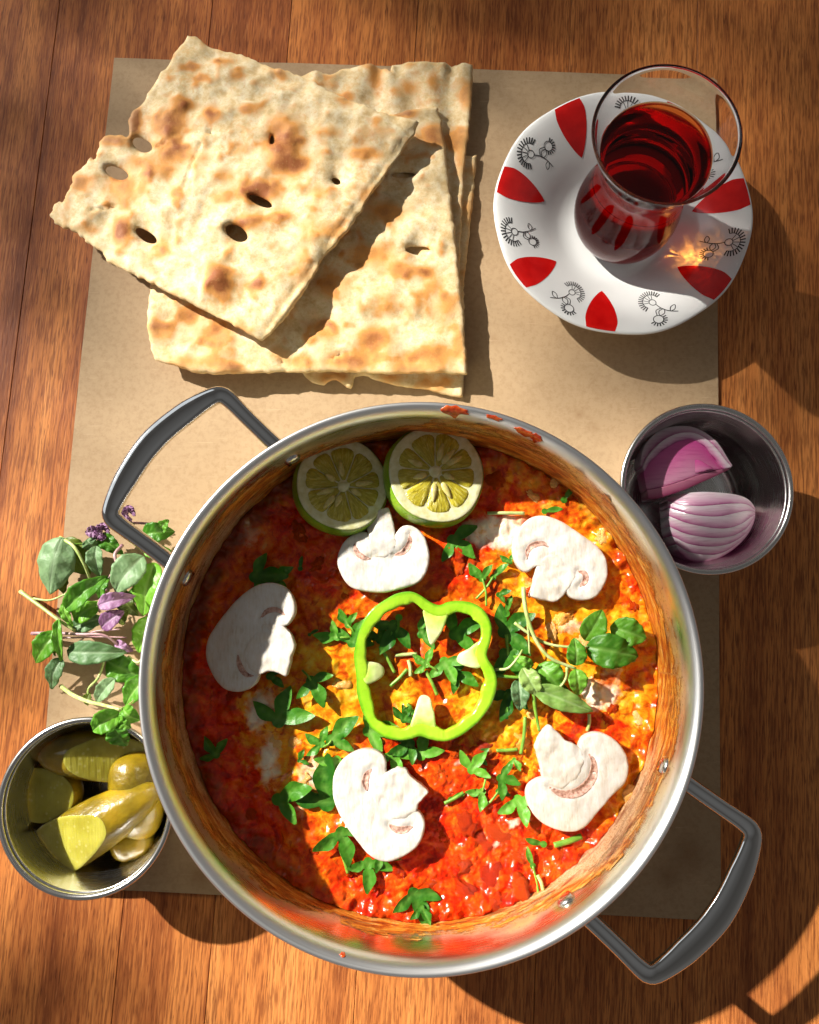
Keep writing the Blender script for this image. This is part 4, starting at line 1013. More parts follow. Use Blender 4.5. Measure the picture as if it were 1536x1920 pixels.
bread('large flat bread lying squarely under the top sheet', [(1190, 322), (1240, 312), (1300, 302), (1360, 292), (1372, 340), (1385, 440), (1400, 560), (1410, 640), (1420, 740), (1430, 850), (1445, 960), (1452, 1080), (1460, 1196), (1380, 1190), (1300, 1190), (1200, 1192), (1100, 1190), (1000, 1185), (900, 1190), (840, 1184), (760, 1190), (680, 1192), (600, 1195), (530, 1188), (480, 1166), (420, 1152), (400, 1146), (392, 1100), (383, 1050), (380, 980), (388, 900), (410, 780), (560, 560), (800, 420), (1000, 340)],
      lambda x, y: 0.0095 + 0.0 * x, 0.0038, [(620, 1065, 55, 45, .6, .8), (520, 990, 45, 30, .6, .5), (500, 1160, 60, 25, .5, .3), (650, 1170, 50, 22, .65, .3), (410, 1030, 25, 40, .45, .2), (1150, 1075, 55, 40, .7, .9), (1050, 1155, 70, 26, .6, .6), (1340, 1130, 70, 30, .65, .6), (1240, 850, 45, 28, .6, .5), (1320, 850, 30, 24, .6, .5),
       (1190, 650, 60, 40, .6, .5), (1350, 390, 50, 40, .8, .6), (1245, 318, 50, 20, .9, .3), (1130, 790, 70, 40, .5, .3), (1400, 960, 36, 30, .5, .4), (1300, 975, 45, 26, .2, .8), (960, 1040, 60, 40, .4, .5), (1430, 1100, 20, 50, .5, .2), (830, 1130, 40, 30, .4, .3), (1280, 1180, 60, 14, .5, 0), (900, 1160, 40, 20, .5, .2), (1000, 900, 60, 50, .4, .3), (1190, 960, 50, 40, .3, .8)] + rspots(24, 5, (420, 900, 1420, 1180), (.12, .35)),
      [(1245, 520, 42, 10, 0), (1292, 772, 42, 14, 0)], zr=0.015, seed=41, spacing=0.0017, bumps=1.15, cracks=[[(828, 1130), (838, 1160), (842, 1186)], [(1000, 1140), (1030, 1128), (1062, 1130)]])
e0 = np.array(P(*zb1([(510, 40)])[0], 0.022).xy); e1 = np.array(P(*zb1([(1298, 350)])[0], 0.022).xy); e2 = np.array(P(*zb1([(765, 1085)])[0], 0.022).xy)
ax = (e1 - e0) / np.linalg.norm(e1 - e0); ay = np.array([-ax[1], ax[0]])
right_a, right_b = e1, e2
def top_sheet(x, y):
    dx, dy = x - e0[0], y - e0[1]
    s = dx * ax[0] + dy * ax[1]; t = dx * ay[0] + dy * ay[1]
    # rises towards its right edge, sags at the torn left corner
    rb = right_b - right_a; nrm = np.array([rb[1], -rb[0]]) / np.linalg.norm(rb)
    d = np.abs((x - right_a[0]) * nrm[0] + (y - right_a[1]) * nrm[1])
    z = 0.0150 + 0.0050 * sstep(0.14, 0.02, d) - 0.0012 * np.clip(1 - d / 0.0050, 0, 1)**2 - 0.004 * sstep(0.16, 0.22, d)
    return z
def ridge_top(x, y):
    dx, dy = x - e0[0], y - e0[1]
    s = dx * ax[0] + dy * ax[1]; t = dx * ay[0] + dy * ay[1]
    d = np.clip(1 - np.abs(t) / 0.07, 0, 1)
    return 0.0012 * d * np.sin(t * 2 * np.pi / 0.016 + 8 * s) * sstep(-0.01, 0.03, s)
bread('toasted flat bread with holes lying askew on top of the stack', [(510, 40), (540, 42), (575, 70), (620, 85), (700, 110), (760, 140), (810, 160), (860, 175), (905, 190), (950, 215), (1010, 250), (1070, 275), (1130, 300), (1200, 325), (1260, 340), (1298, 350), (1280, 390), (1250, 430), (1215, 475), (1190, 520), (1160, 560), (1130, 600), (1100, 650), (1060, 710), (1010, 770), (975, 800), (950, 850), (910, 920), (860, 990), (810, 1050), (765, 1085), (720, 1060), (650, 1020), (580, 985), (520, 955), (450, 920), (380, 880), (310, 845), (240, 810), (225, 775), (160, 735), (120, 700), (85, 690), (60, 668), (40, 645), (60, 610), (95, 590), (112, 550), (120, 515), (160, 480), (185, 450), (198, 466), (208, 420), (215, 390), (245, 375), (290, 375), (312, 385), (313, 350), (305, 330), (330, 290), (355, 275), (375, 240), (400, 200), (420, 165), (440, 150), (455, 120), (480, 85), (500, 60)],
      top_sheet, 0.0036,
      [(840, 425, 60, 92, .78, 2.4), (620, 880, 40, 52, .80, 2.6), (640, 905, 30, 30, .5, .5), (455, 350, 55, 48, .85, 1.4), (320, 335, 26, 45, 1.5, .8), (755, 580, 55, 34, 1.1, .2), (250, 395, 50, 28, .8, 1.2), (520, 150, 34, 16, .55, .3), (560, 188, 26, 16, .6, .3), (680, 185, 26, 20, .5, .6), (635, 130, 40, 18, .45, .4), (590, 310, 30, 34, .55, .6), (715, 305, 26, 18, .45, .5), (500, 275, 36, 22, .45, .6),
       (430, 505, 55, 34, .5, .8), (350, 470, 40, 22, .4, .4), (300, 560, 60, 60, .5, .6), (640, 530, 40, 26, .45, .5), (735, 685, 40, 28, .6, .5), (900, 850, 40, 46, .35, .5), (1115, 460, 60, 24, .5, .6), (960, 590, 46, 20, .4, .4), (1000, 390, 40, 24, .4, .6), (430, 765, 30, 46, .5, .5), (290, 710, 26, 46, .65, .4), (745, 900, 34, 20, .6, .4), (870, 500, 50, 26, .5, .3), (480, 440, 45, 30, .7, .5), (1060, 270, 40, 10, .6, 0),
       (820, 170, 40, 18, .4, 1.5), (640, 600, 45, 24, .4, .4), (560, 470, 50, 26, .3, .4), (1180, 390, 40, 22, .3, .4), (1010, 720, 40, 26, .4, .4), (930, 700, 40, 20, .3, .3), (150, 540, 40, 30, .7, .3), (180, 700, 40, 20, .4, .3), (700, 440, 30, 20, .3, .3), (840, 660, 30, 22, .4, .3), (480, 590, 26, 34, .5, .3), (1130, 600, 26, 22, .5, .2)] + rspots(40, 9, (250, 200, 1200, 950), (.1, .34), (12, 34)),
      [(357, 408, 38, 22, 32), (270, 503, 42, 20, 22), (372, 720, 44, 17, 33), (682, 720, 42, 24, 32), (762, 612, 44, 14, 24), (1017, 543, 17, 11, 30), (801, 405, 8, 20, 0)],
      zr=0.0235, seed=47, ragged=(110, 610, 0.022, 0.0022), spacing=0.00145, bumps=1.2, ridge=ridge_top, cracks=[[(565, 415), (540, 460), (520, 520), (505, 570)], [(400, 430), (425, 418), (445, 400)], [(585, 375), (612, 382)], [(190, 640), (235, 628), (270, 620)]])

# ------------------------------------------------------------------ saucer and tea glass
SAU = P(1168, 395, 0.0245); SZ = 0.0018
SK = 1.045
SAU_PROF = [(0.0, 0.0035), (0.021, 0.0036), (0.0255, 0.0044), (0.0300, 0.0068), (0.0345, 0.0098), (0.040, 0.0133), (0.046, 0.0168), (0.052, 0.0199), (0.057, 0.0221), (0.0600, 0.0231), (0.0618, 0.0234)]
SAU_PROF = [(a * SK, b) for a, b in SAU_PROF]
def saucer_z(r): return SZ + np.interp(r, [a for a, b in SAU_PROF], [b for a, b in SAU_PROF])
def wav(th): return 1 + 0.0045 * np.cos(10 * th + 0.8) + 0.002 * np.cos(5 * th)
def build_saucer():
    t = empty('saucer', (SAU.x, SAU.y, SZ), 'white porcelain saucer with red petals and line flowers under the tea glass', 'saucer')
    m = M('white_porcelain'); v = m.co(); n = m.noise(v, 25, 3)
    m.set(color=m.ramp(n, [(0.3, (0.76, 0.76, 0.75)), (0.7, (0.82, 0.82, 0.81))]), rough=0.12, spec=0.5, coat=0.3, coatr=0.05)
    p = [(0, 0.0), (0.028, 0.0), (0.0285, -0.0) if False else (0.0290, 0.0004), (0.0305, 0.0032), (0.040, 0.0100), (0.050, 0.0158), (0.058, 0.0198), (0.0620, 0.0213), (0.0629, 0.0219), (0.0632, 0.0227), (0.0628, 0.0233), (0.0618, 0.0234)] + SAU_PROF[-2::-1]
    p = [(a * SK, b) for a, b in p[:12]] + p[12:]
    q = [p[0]]
    for a, b in zip(p[:-1], p[1:]):
        k = max(1, int(math.dist(a, b) / 0.003)); q += [(a[0] + (b[0] - a[0]) * i / k, a[1] + (b[1] - a[1]) * i / k) for i in range(1, k + 1)]
    # smooth the inner face a little
    rm = lambda th, r, z: 1 + (wav(th) - 1) * float(sstep(0.035, 0.0655, r))
    dish = lathe('dish', q, (SAU.x, SAU.y, SZ), m.m, t, seg=192, rmod=rm)
    red = M('red_glaze'); red.set(color=red.ramp(red.noise(red.co(), 120, 3), [(0.3, (0.50, 0.004, 0.004)), (0.7, (0.66, 0.010, 0.008))]), rough=0.14, coat=0.3)
    ink = M('black_line_glaze'); ink.set(color=ink.ramp(ink.noise(ink.co(), 200, 2), [(0.3, (0.02, 0.02, 0.022)), (0.7, (0.05, 0.05, 0.05))]), rough=0.25)
    def onto(th, r, dz):
        k = 1 + (wav(th) - 1) * sstep(0.035, 0.0655, r)
        return np.stack([SAU.x + r * k * np.cos(th), SAU.y + r * k * np.sin(th), saucer_z(r) + dz], -1)
    for i, deg in enumerate([115, 165, 213, 258, 319, 9, 61]):
        a = math.radians(deg); sk = (0.10, -0.05, 0.08, -0.10, 0.06, -0.08, 0.05)[i]
        nr, nw = 16, 8; V = []; F = []
        L0 = 0.0395
        for k in range(nr + 1):
            f = k / nr; r = L0 + (0.0650 - L0) * f
            half = 0.0084 * (math.sin(min(1, f * 1.02) * math.pi * 0.55))**0.8 * (1.0 - 0.12 * max(0, f - 0.8) * 5)
            for j in range(nw + 1):
                s = (j / nw * 2 - 1)
                V.append(onto(np.array(a + (s * half + sk * 0.012 * (1 - f)) / r), np.array(r), 0.00013))
        for k in range(nr):
            for j in range(nw):
                q0 = k * (nw + 1) + j; F.append((q0, q0 + 1, q0 + nw + 2, q0 + nw + 1))
        fix_normals(mesh('red_petal', V, F, red.m, dish))
    def strokes(lines, a, rc, rot, flip, sc):
        V = []; F = []
        for ln, w in lines:
            p = smooth_open(ln, max(6, len(ln) * 4)) if len(ln) > 2 else np.array([np.array(ln[0]) + (np.array(ln[1]) - np.array(ln[0])) * t_ for t_ in np.linspace(0, 1, 5)])
            T = np.gradient(p, axis=0); T /= np.linalg.norm(T, axis=1)[:, None] + 1e-12
            N = np.stack([-T[:, 1], T[:, 0]], 1)
            b0 = len(V)
            for s in (1, -1):
                q = p + N * s * w / 2
                x = q[:, 0] * sc * flip; y = q[:, 1] * sc
                xr = x * math.cos(rot) - y * math.sin(rot); yr = x * math.sin(rot) + y * math.cos(rot)
                r = rc + yr; th = a - xr / rc
                V += list(onto(th, r, 0.00014))
            n = len(p)
            for k in range(n - 1): F.append((b0 + k, b0 + k + 1, b0 + n + k + 1, b0 + n + k))
        return V, F
    # one carnation: fan of rays over a cup, a stem, two leaves, a half-open bud
    L = []
    for k in range(17):
        q = math.radians(-15 + 210 * k / 16); L.append(([(0.42 * math.cos(q), 0.45 + 0.36 * math.sin(q)), (0.66 * math.cos(q), 0.45 + 0.58 * math.sin(q))], 0.052))
    L.append(([(0.42 * math.cos(q), 0.45 + 0.36 * math.sin(q)) for q in np.linspace(-0.3, math.pi + 0.3, 9)], 0.03))
    L.append(([(0.16 * math.cos(q), 0.36 + 0.16 * math.sin(q)) for q in np.linspace(0, 2 * math.pi, 12)], 0.035))
    for k in range(5):
        q = math.radians(30 + 30 * k); L.append(([(0.16 * math.cos(q), 0.40 + 0.14 * math.sin(q)), (0.40 * math.cos(q), 0.45 + 0.33 * math.sin(q))], 0.03))
    L.append(([(0.0, 0.2), (0.06, -0.1), (0.02, -0.45), (-0.12, -0.8)], 0.04))
    L.append(([(0.03, -0.2), (0.25, -0.12), (0.42, -0.28), (0.22, -0.36), (0.03, -0.25)], 0.035))
    L.append(([(0.0, -0.5), (-0.2, -0.42), (-0.38, -0.52), (-0.18, -0.62), (-0.02, -0.55)], 0.035))
    for k in range(9):
        q = math.radians(200 + 170 * k / 8); L.append(([(0.62 + 0.2 * math.cos(q), -0.35 + 0.2 * math.sin(q)), (0.62 + 0.36 * math.cos(q), -0.35 + 0.36 * math.sin(q))], 0.05))
    L.append(([(0.62 + 0.2 * math.cos(q), -0.35 + 0.2 * math.sin(q)) for q in np.linspace(0, 2 * math.pi, 10)], 0.035))
    L.append(([(0.50, -0.2), (0.3, -0.0), (0.06, -0.1)], 0.035))
    for i, deg in enumerate([143, 190, 236, 290, 343, 32, 88]):
        V, F = strokes(L, math.radians(deg), 0.0525, (0.5, 0.15, 2.7, -2.6, 0.1, 2.4, -0.4)[i], (1, -1, 1, -1, 1, -1, 1)[i], 0.0112)
        o = mesh('line_flower', V, F, ink.m, dish)
        bm = bmesh.new(); bm.from_mesh(o.data)
        for f in bm.faces:
            f.normal_update()
            if f.normal.z < 0: f.normal_flip()
        bm.to_mesh(o.data); bm.free()
build_saucer()

GL = P(1159, 424, 0.007); GZ = SZ + 0.0038
def build_glass():
    K = 1.09
    t = empty('tea_glass', (GL.x, GL.y, GZ), 'tulip shaped glass of dark red tea standing on the saucer', 'tea glass')
    outer = [(0.0205, 0.0035), (0.0232, 0.010), (0.0243, 0.0175), (0.0238, 0.025), (0.0222, 0.033), (0.0205, 0.041), (0.0198, 0.046), (0.0202, 0.051), (0.0222, 0.058), (0.0252, 0.0655), (0.0280, 0.0725), (0.0296, 0.0770)]
    outer = [(a * K, b * K) for a, b in outer]
    op = smooth_open(outer, 90)
    LEV = 0.0632 * K
    up = op[op[:, 1] > LEV - 0.0012]
    inn = np.c_[up[::-1, 0] - 0.0013, up[::-1, 1]]; inn = inn[inn[:, 1] > LEV + 0.0001]
    lip = np.array([(0.0299 * K, 0.0780 * K), (0.0297 * K, 0.0787 * K), (0.0291 * K, 0.0785 * K)])
    wall = np.vstack([up, lip, inn, [(inn[-1, 0] - 0.0002, LEV - 0.0002), (up[0, 0] - 0.0006, LEV - 0.0009)]])
    def gl(name, ior, col=(1, 1, 1)):
        m = M(name); m.set(color=col, trans=1.0, rough=0.0, ior=ior); return m
    g = gl('clear_glass', 1.5)
    lathe('glass', wall, (GL.x, GL.y, GZ), g.m, t, seg=128, closed=True)
    foot = [(0, 0), (0.0150 * K, 0), (0.0178 * K, 0.0008 * K), (0.0200 * K, 0.0030 * K), (0.0205 * K, 0.0040 * K), (0.018 * K, 0.0041 * K), (0, 0.0041 * K)]
    lathe('glass_foot', foot, (GL.x, GL.y, GZ), g.m, t, seg=96)
    lo = op[(op[:, 1] < LEV) & (op[:, 1] > 0.0044 * K)]
    rl = lo[-1, 0]
    body = [(0, 0.0044 * K), (0.0185 * K, 0.0044 * K)] + [(a, b) for a, b in lo] + [(rl - 0.0013, LEV + 0.0003), (rl - 0.0022, LEV), (rl - 0.004, LEV - 0.0002), (rl * 0.5, LEV - 0.0002), (0, LEV - 0.0002)]
    tea = gl('black_tea', 1.38, (1.0, 0.38, 0.06))
    va = tea.n.new('ShaderNodeVolumeAbsorption'); va.inputs[0].default_value = (0.92, 0.18, 0.01, 1); va.inputs[1].default_value = 190.0
    tea.l.new(va.outputs[0], tea.o.inputs[1])
    te = lathe('tea', body, (GL.x, GL.y, GZ), tea.m, t, seg=128)
    # the low sun is focused through the tea onto the saucer
    te.cycles.is_caustics_caster = True
    sun_d.cycles.is_caustics_light = True
    for o in bpy.data.objects:
        if o.type == 'MESH' and o.name.split('.')[0] in ('dish', 'plank', 'paper_sheet', 'red_petal', 'line_flower'):
            o.cycles.is_caustics_receiver = True
build_glass()

# ------------------------------------------------------------------ small steel bowls
def bowl(label, px, py, zr, rr, rb):
    c = P(px, py, zr); z0 = 0.0014
    t = empty('steel_bowl', (c.x, c.y, z0), label, 'bowl', 'small steel bowls')
    H = zr - z0
    prof = [(0, 0), (rb - 0.004, 0), (rb, 0.0012), (rb + 0.0025, 0.004), (rr * 0.88, H * 0.5), (rr - 0.0018, H - 0.003)]
    rim = [(rr - 0.0016, H - 0.0028), (rr - 0.0002, H - 0.0022), (rr + 0.0003, H - 0.001), (rr - 0.0002, H - 0.0002), (rr - 0.0013, H), (rr - 0.0022, H - 0.0006), (rr - 0.0026, H - 0.0018)]
    inn = [(rr * 0.88 - 0.0009, H * 0.5), (rb + 0.0016, 0.0046), (rb - 0.0012, 0.0024), (rb - 0.005, 0.0012), (0, 0.0012)]
    def dens(p):
        q = [p[0]]
        for a, b in zip(p[:-1], p[1:]):
            k = max(1, int(math.dist(a, b) / 0.002)); q += [(a[0] + (b[0] - a[0]) * i / k, a[1] + (b[1] - a[1]) * i / k) for i in range(1, k + 1)]
        return q
    lathe('vessel', dens(prof + inn and prof) + [(rr - 0.0024, H - 0.004)] * 0 + dens([rim[-1]] + inn), (c.x, c.y, z0), MAT_STEEL, t, seg=128)
    lathe('rolled_rim', rim, (c.x, c.y, z0), MAT_STEEL, t, seg=128, closed=True)
    return c, z0
ON_C, ON_Z = bowl('small steel bowl holding two red onion wedges', 1327, 915, 0.044, 0.0402, 0.0275)
PK_C, PK_Z = bowl('small steel bowl of yellow green pickles at the left edge', 158, 1515, 0.042, 0.0392, 0.0275)

# ------------------------------------------------------------------ onion wedges
def onion_mat(name, c0, c1, c2):
    m = M(name); v = m.co(); n = m.noise(v, 130, 4); st = m.noise(m.map(v, (120, 1100, 200), rot=(0, 0, 0.15)), 1, 3)
    e = m.attr('edge'); g = m.attr('grad')
    c = m.mix(g, c0, c1); c = m.mix(m.math('MULTIPLY', e, m.ramp(n, [(0.3, 0.75), (0.6, 1.0)])), c, c2)
    c = m.mix(m.ramp(st, [(0.5, 0.0), (0.75, 0.3)]), c, c2)
    m.set(color=c, rough=0.28, coat=0.3, coatr=0.15, sss=0.3, sssr=(1.0, 0.5, 0.7), ssss=0.003, normal=m.bump(st, 0.35, 0.0004))
    return m.m
ON_W = onion_mat('onion_flesh', (0.82, 0.68, 0.73), (0.68, 0.25, 0.47), (0.36, 0.012, 0.16))
ON_M = onion_mat('onion_magenta', (0.56, 0.07, 0.28), (0.66, 0.34, 0.46), (0.36, 0.012, 0.16))
ON_S = onion_mat('onion_skin_edge', (0.55, 0.20, 0.30), (0.40, 0.05, 0.16), (0.22, 0.015, 0.07))
def zO(p, z): return XY(Z(1130, 720, 3.783, p), z)
def onion_layers(label, bands, zfun, zr, mats, org, thick=0.010):
    t = empty('onion_wedge', org, label, 'onion', 'red onion wedges')
    for i, (up, lo) in enumerate(bands):
        u = smooth_open(zO(up, zr), 40); l = smooth_open(zO(lo, zr), 40)
        poly = np.vstack([u, l[::-1]])
        def ed(x, y): return np.exp(-np.min(np.linalg.norm(np.c_[x, y][:, None, :] - l[None], axis=2), axis=1) / 0.0007)
        def gr(x, y):
            p = np.c_[x, y]
            du = np.min(np.linalg.norm(p[:, None, :] - u[None], axis=2), axis=1); dl = np.min(np.linalg.norm(p[:, None, :] - l[None], axis=2), axis=1)
            return (du / (du + dl + 1e-6))**1.5
        def top(x, y):
            g = gr(x, y)
            return zfun(x, y, i) + 0.00008 * np.sin(np.pi * g)
        slab('layer', poly, top, lambda x, y: zfun(x, y, i) - thick, mats[i], t, spacing=0.0011, rnd=0.00015, attrs={'edge': ed, 'grad': gr}, seed=i)
    return t
oc = P(*Z(1130, 720, 3.783, [(800, 960)])[0], 0.03)
def z_w2(x, y, i):
    d = ((x - oc.x - 0.001) / 0.024)**2 + ((y - oc.y - 0.003) / 0.020)**2
    return 0.0335 - 0.0125 * d
T0 = [(497, 785), (560, 768), (700, 763), (850, 772), (1000, 788), (1085, 822), (1128, 872)]
C1 = [(497, 812), (570, 850), (680, 868), (800, 862), (930, 850), (1040, 850), (1126, 885)]
C2 = [(497, 862), (600, 915), (700, 940), (810, 945), (930, 920), (1040, 895), (1124, 900)]
C3 = [(499, 925), (610, 985), (760, 1022), (880, 1025), (990, 990), (1070, 940), (1122, 915)]
C4 = [(507, 1000), (620, 1060), (780, 1090), (920, 1078), (1030, 1025), (1085, 970), (1119, 932)]
C5 = [(528, 1065), (640, 1125), (780, 1148), (920, 1128), (1030, 1065), (1085, 1005), (1115, 950)]
C6 = [(565, 1125), (660, 1180), (780, 1202), (900, 1185), (1010, 1110), (1075, 1035), (1111, 968)]
C7 = [(600, 1175), (680, 1235), (780, 1250), (880, 1230), (990, 1150), (1065, 1060), (1106, 985)]
onion_layers('lower onion wedge, pale pink with purple lines along its layers', [(T0, C1), (C1, C2), (C2, C3), (C3, C4), (C4, C5), (C5, C6), (C6, C7)], z_w2, 0.030, [ON_W] * 7, (oc.x, oc.y, 0.010), 0.014)
ot = P(*Z(1130, 720, 3.783, [(600, 560)])[0], 0.03)
l0 = np.array(zO([(335, 800)], 0.03)[0]); l1 = np.array(zO([(925, 585)], 0.03)[0])
def z_w1(x, y, i):
    ab = l1 - l0; nn = np.array([-ab[1], ab[0]]) / np.linalg.norm(ab)
    d = (x - l0[0]) * nn[0] + (y - l0[1]) * nn[1]
    s = ((x - l0[0]) * ab[0] + (y - l0[1]) * ab[1]) / (ab @ ab)
    ends = -0.010 * (np.clip(s, 0, 1) - 0.55)**2
    if i == 0: return 0.0330 - 0.45 * np.maximum(0, d - 0.014)**1.0 + ends * 2
    if i == 1: return 0.0322 - 0.02 * d + ends
    if i == 2: return 0.0298 + 0.12 * d + ends
    if i == 3: return 0.0315 - 3.0 * (s - 0.72)**2 * 0.02
    return 0.0312 - 0.3 * np.maximum(0, 0.004 - d) + ends
OUT = [(283, 560), (295, 480), (330, 400), (420, 318), (520, 288), (640, 290), (740, 338), (830, 428), (890, 518), (930, 578)]
A1 = [(288, 590), (312, 530), (355, 470), (430, 400), (530, 355), (640, 350), (735, 395), (815, 470), (870, 540), (915, 588)]
A2 = [(296, 625), (325, 570), (380, 510), (450, 455), (540, 410), (630, 400), (710, 440), (770, 505), (815, 560), (850, 605)]
A3 = [(325, 745), (390, 735), (470, 715), (550, 690), (620, 665), (680, 645), (730, 630), (770, 618), (810, 606), (850, 605)]
IN0 = [(556, 662), (575, 610), (600, 568), (640, 540), (690, 548), (735, 575), (785, 602)]
IN1 = [(556, 664), (600, 652), (640, 640), (680, 630), (720, 620), (750, 612), (785, 604)]
A4 = [(338, 808), (420, 800), (500, 778), (580, 752), (650, 722), (720, 690), (800, 655), (860, 625), (905, 604), (928, 585)]
A3b = [(325, 748), (390, 738), (470, 718), (550, 693), (620, 668), (680, 648), (730, 633), (780, 620), (850, 603), (915, 588)]
onion_layers('upper onion wedge, hollow with a magenta inner layer', [(OUT, A1), (A1, A2 ), (A2, A3), (IN0, IN1), (A3b, A4)], z_w1, 0.030, [ON_W, ON_W, ON_M, ON_M, ON_S], (ot.x, ot.y, 0.010), 0.012)

# ------------------------------------------------------------------ pickles
def pickle_mats():
    s = M('pickle_skin'); v = s.co(); n = s.noise(v, 60, 4); n2 = s.noise(v, 300, 3)
    s.set(color=s.ramp(n, [(0.32, (0.15, 0.105, 0.005)), (0.5, (0.29, 0.195, 0.008)), (0.7, (0.46, 0.28, 0.012))]), rough=0.3, coat=0.45, coatr=0.08, sss=0.65, sssr=(1, 0.75, 0.1), ssss=0.009, normal=s.bump(n2, 0.5, 0.001))
    f = M('pickle_cut'); v = f.co(); n = f.noise(v, 90, 4); l = f.noise(f.map(v, (900, 60, 60), rot=(0.3, 0.2, 0.9)), 1, 3); sd = f.vor(v, 330)
    c = f.ramp(n, [(0.3, (0.32, 0.275, 0.018)), (0.65, (0.50, 0.45, 0.070))])
    c = f.mix(f.ramp(sd, [(0.10, 0.5), (0.3, 0.0)]), c, (0.62, 0.58, 0.22))
    f.set(color=c, rough=0.25, coat=0.4, coatr=0.1, sss=0.6, sssr=(1, 0.85, 0.15), ssss=0.008, normal=f.bump(l, 0.5, 0.0006))
    return s.m, f.m
PSK, PCUT = pickle_mats()
def pickle(label, a, b, rad, cut=None, cutn=None, seed=0, taper=0.25, pw=3.2):
    """a, b: axis ends in the place; cut: point along the axis where a slanted cut with normal cutn takes the rest off"""
    a = Vector(a); b = Vector(b); d = (b - a); Lh = d.length; d.normalize()
    u = Vector((0, 0, 1)) - d * d.z; u.normalize(); w = d.cross(u)
    nu, nv = 40, 44; V = []; F = []
    for i in range(nv + 1):
        s = i / nv; q = abs(2 * s - 1)
        r = rad * (1 - q**pw)**0.5 * (1 - taper * (s - 0.5)) if q < 1 else 0.0
        for j in range(nu):
            th = 2 * math.pi * j / nu
            r2 = r * (1 + 0.015 * math.cos(3 * th + seed) + 0.05 * float(perlin(s * 6 + seed, 2 * math.cos(th) + 9, seed)) + 0.012 * math.cos(7 * th + 3 * s))
            V.append(tuple(a + d * (Lh * s) + (u * math.cos(th) + w * math.sin(th)) * r2))
    for i in range(nv):
        for j in range(nu): F.append((i * nu + j, i * nu + (j + 1) % nu, (i + 1) * nu + (j + 1) % nu, (i + 1) * nu + j))
    bm = bmesh.new()
    vv = [bm.verts.new(x) for x in V]
    for f in F:
        try: bm.faces.new([vv[i] for i in f])
        except ValueError: pass
    bmesh.ops.remove_doubles(bm, verts=bm.verts, dist=1e-6)
    cen = (a + b) / 2
    t = empty('pickle', (cen.x, cen.y, min(a.z, b.z) - rad), label, 'pickle', 'pickles in the left bowl')
    cap = None
    if cut is not None:
        cn = Vector(cutn).normalized(); cp = Vector(cut)
        r_ = bmesh.ops.bisect_plane(bm, geom=bm.verts[:] + bm.edges[:] + bm.faces[:], plane_co=cp, plane_no=cn, clear_outer=True)
        ring = [e for e in r_['geom_cut'] if isinstance(e, bmesh.types.BMVert)]
        pts = [v.co.copy() for v in ring]
        c0 = sum(pts, Vector()) / len(pts); e1_ = (pts[0] - c0).normalized(); e2_ = cn.cross(e1_)
        pts.sort(key=lambda p_: math.atan2((p_ - c0).dot(e2_), (p_ - c0).dot(e1_)))
        V2 = []; F2 = []; K = [1.0, 0.97, 0.9, 0.75, 0.5, 0.25]
        for i, k in enumerate(K):
            for p_ in pts: V2.append(tuple(c0 + (p_ - c0) * k + cn * (0.0 if i == 0 else 0.0003 + 0.0004 * (1 - k))))
        m_ = len(pts)
        for i in range(len(K) - 1):
            for j in range(m_): F2.append((i * m_ + j, i * m_ + (j + 1) % m_, (i + 1) * m_ + (j + 1) % m_, (i + 1) * m_ + j))
        V2.append(tuple(c0 + cn * 0.0007))
        for j in range(m_): F2.append(((len(K) - 1) * m_ + j, (len(K) - 1) * m_ + (j + 1) % m_, len(V2) - 1))
        cap = (V2, F2)
    bmesh.ops.recalc_face_normals(bm, faces=bm.faces)
    bm.verts.ensure_lookup_table()
    vs_ = [tuple(v.co) for v in bm.verts]; fs_ = [tuple(v.index for v in f.verts) for f in bm.faces]
    bm.verts.index_update(); fs_ = [tuple(v.index for v in f.verts) for f in bm.faces]; bm.free()
    mesh('skin', vs_, fs_, PSK, t)
    if cap: fix_normals(mesh('cut_face', cap[0], cap[1], PCUT, t))
    return t
def zP(x, y, z): return P(*Z(0, 1320, 3.2, [(x, y)])[0], z)
pickle('pickle half at the back of the bowl, rounded end to the left', zP(225, 285, 0.022), zP(900, 340, 0.021), 0.0112, zP(470, 310, 0.030), (0.42, -0.12, 0.9), 1, 0.0, 2.6)
pickle('dark olive pickle against the left wall of the bowl', zP(10, 515, 0.017), zP(490, 545, 0.020), 0.0135, zP(235, 530, 0.0235), (-0.10, -0.08, 1), 2, -0.1, 2.1)
pickle('yellow green pickle against the right wall of the bowl', zP(800, 280, 0.018), zP(850, 820, 0.017), 0.0125, None, None, 3, 0.2)
pickle('front pickle with a pale cut face, lit by the sun', zP(110, 1010, 0.017), zP(960, 500, 0.027), 0.0128, zP(500, 765, 0.0300), (-0.32, -0.24, 0.92), 4, 0.35, 2.4)
pickle('small pickle end peeping out under the front pickle', zP(670, 860, 0.015), zP(920, 790, 0.015), 0.0085, None, None, 5, 0.1)

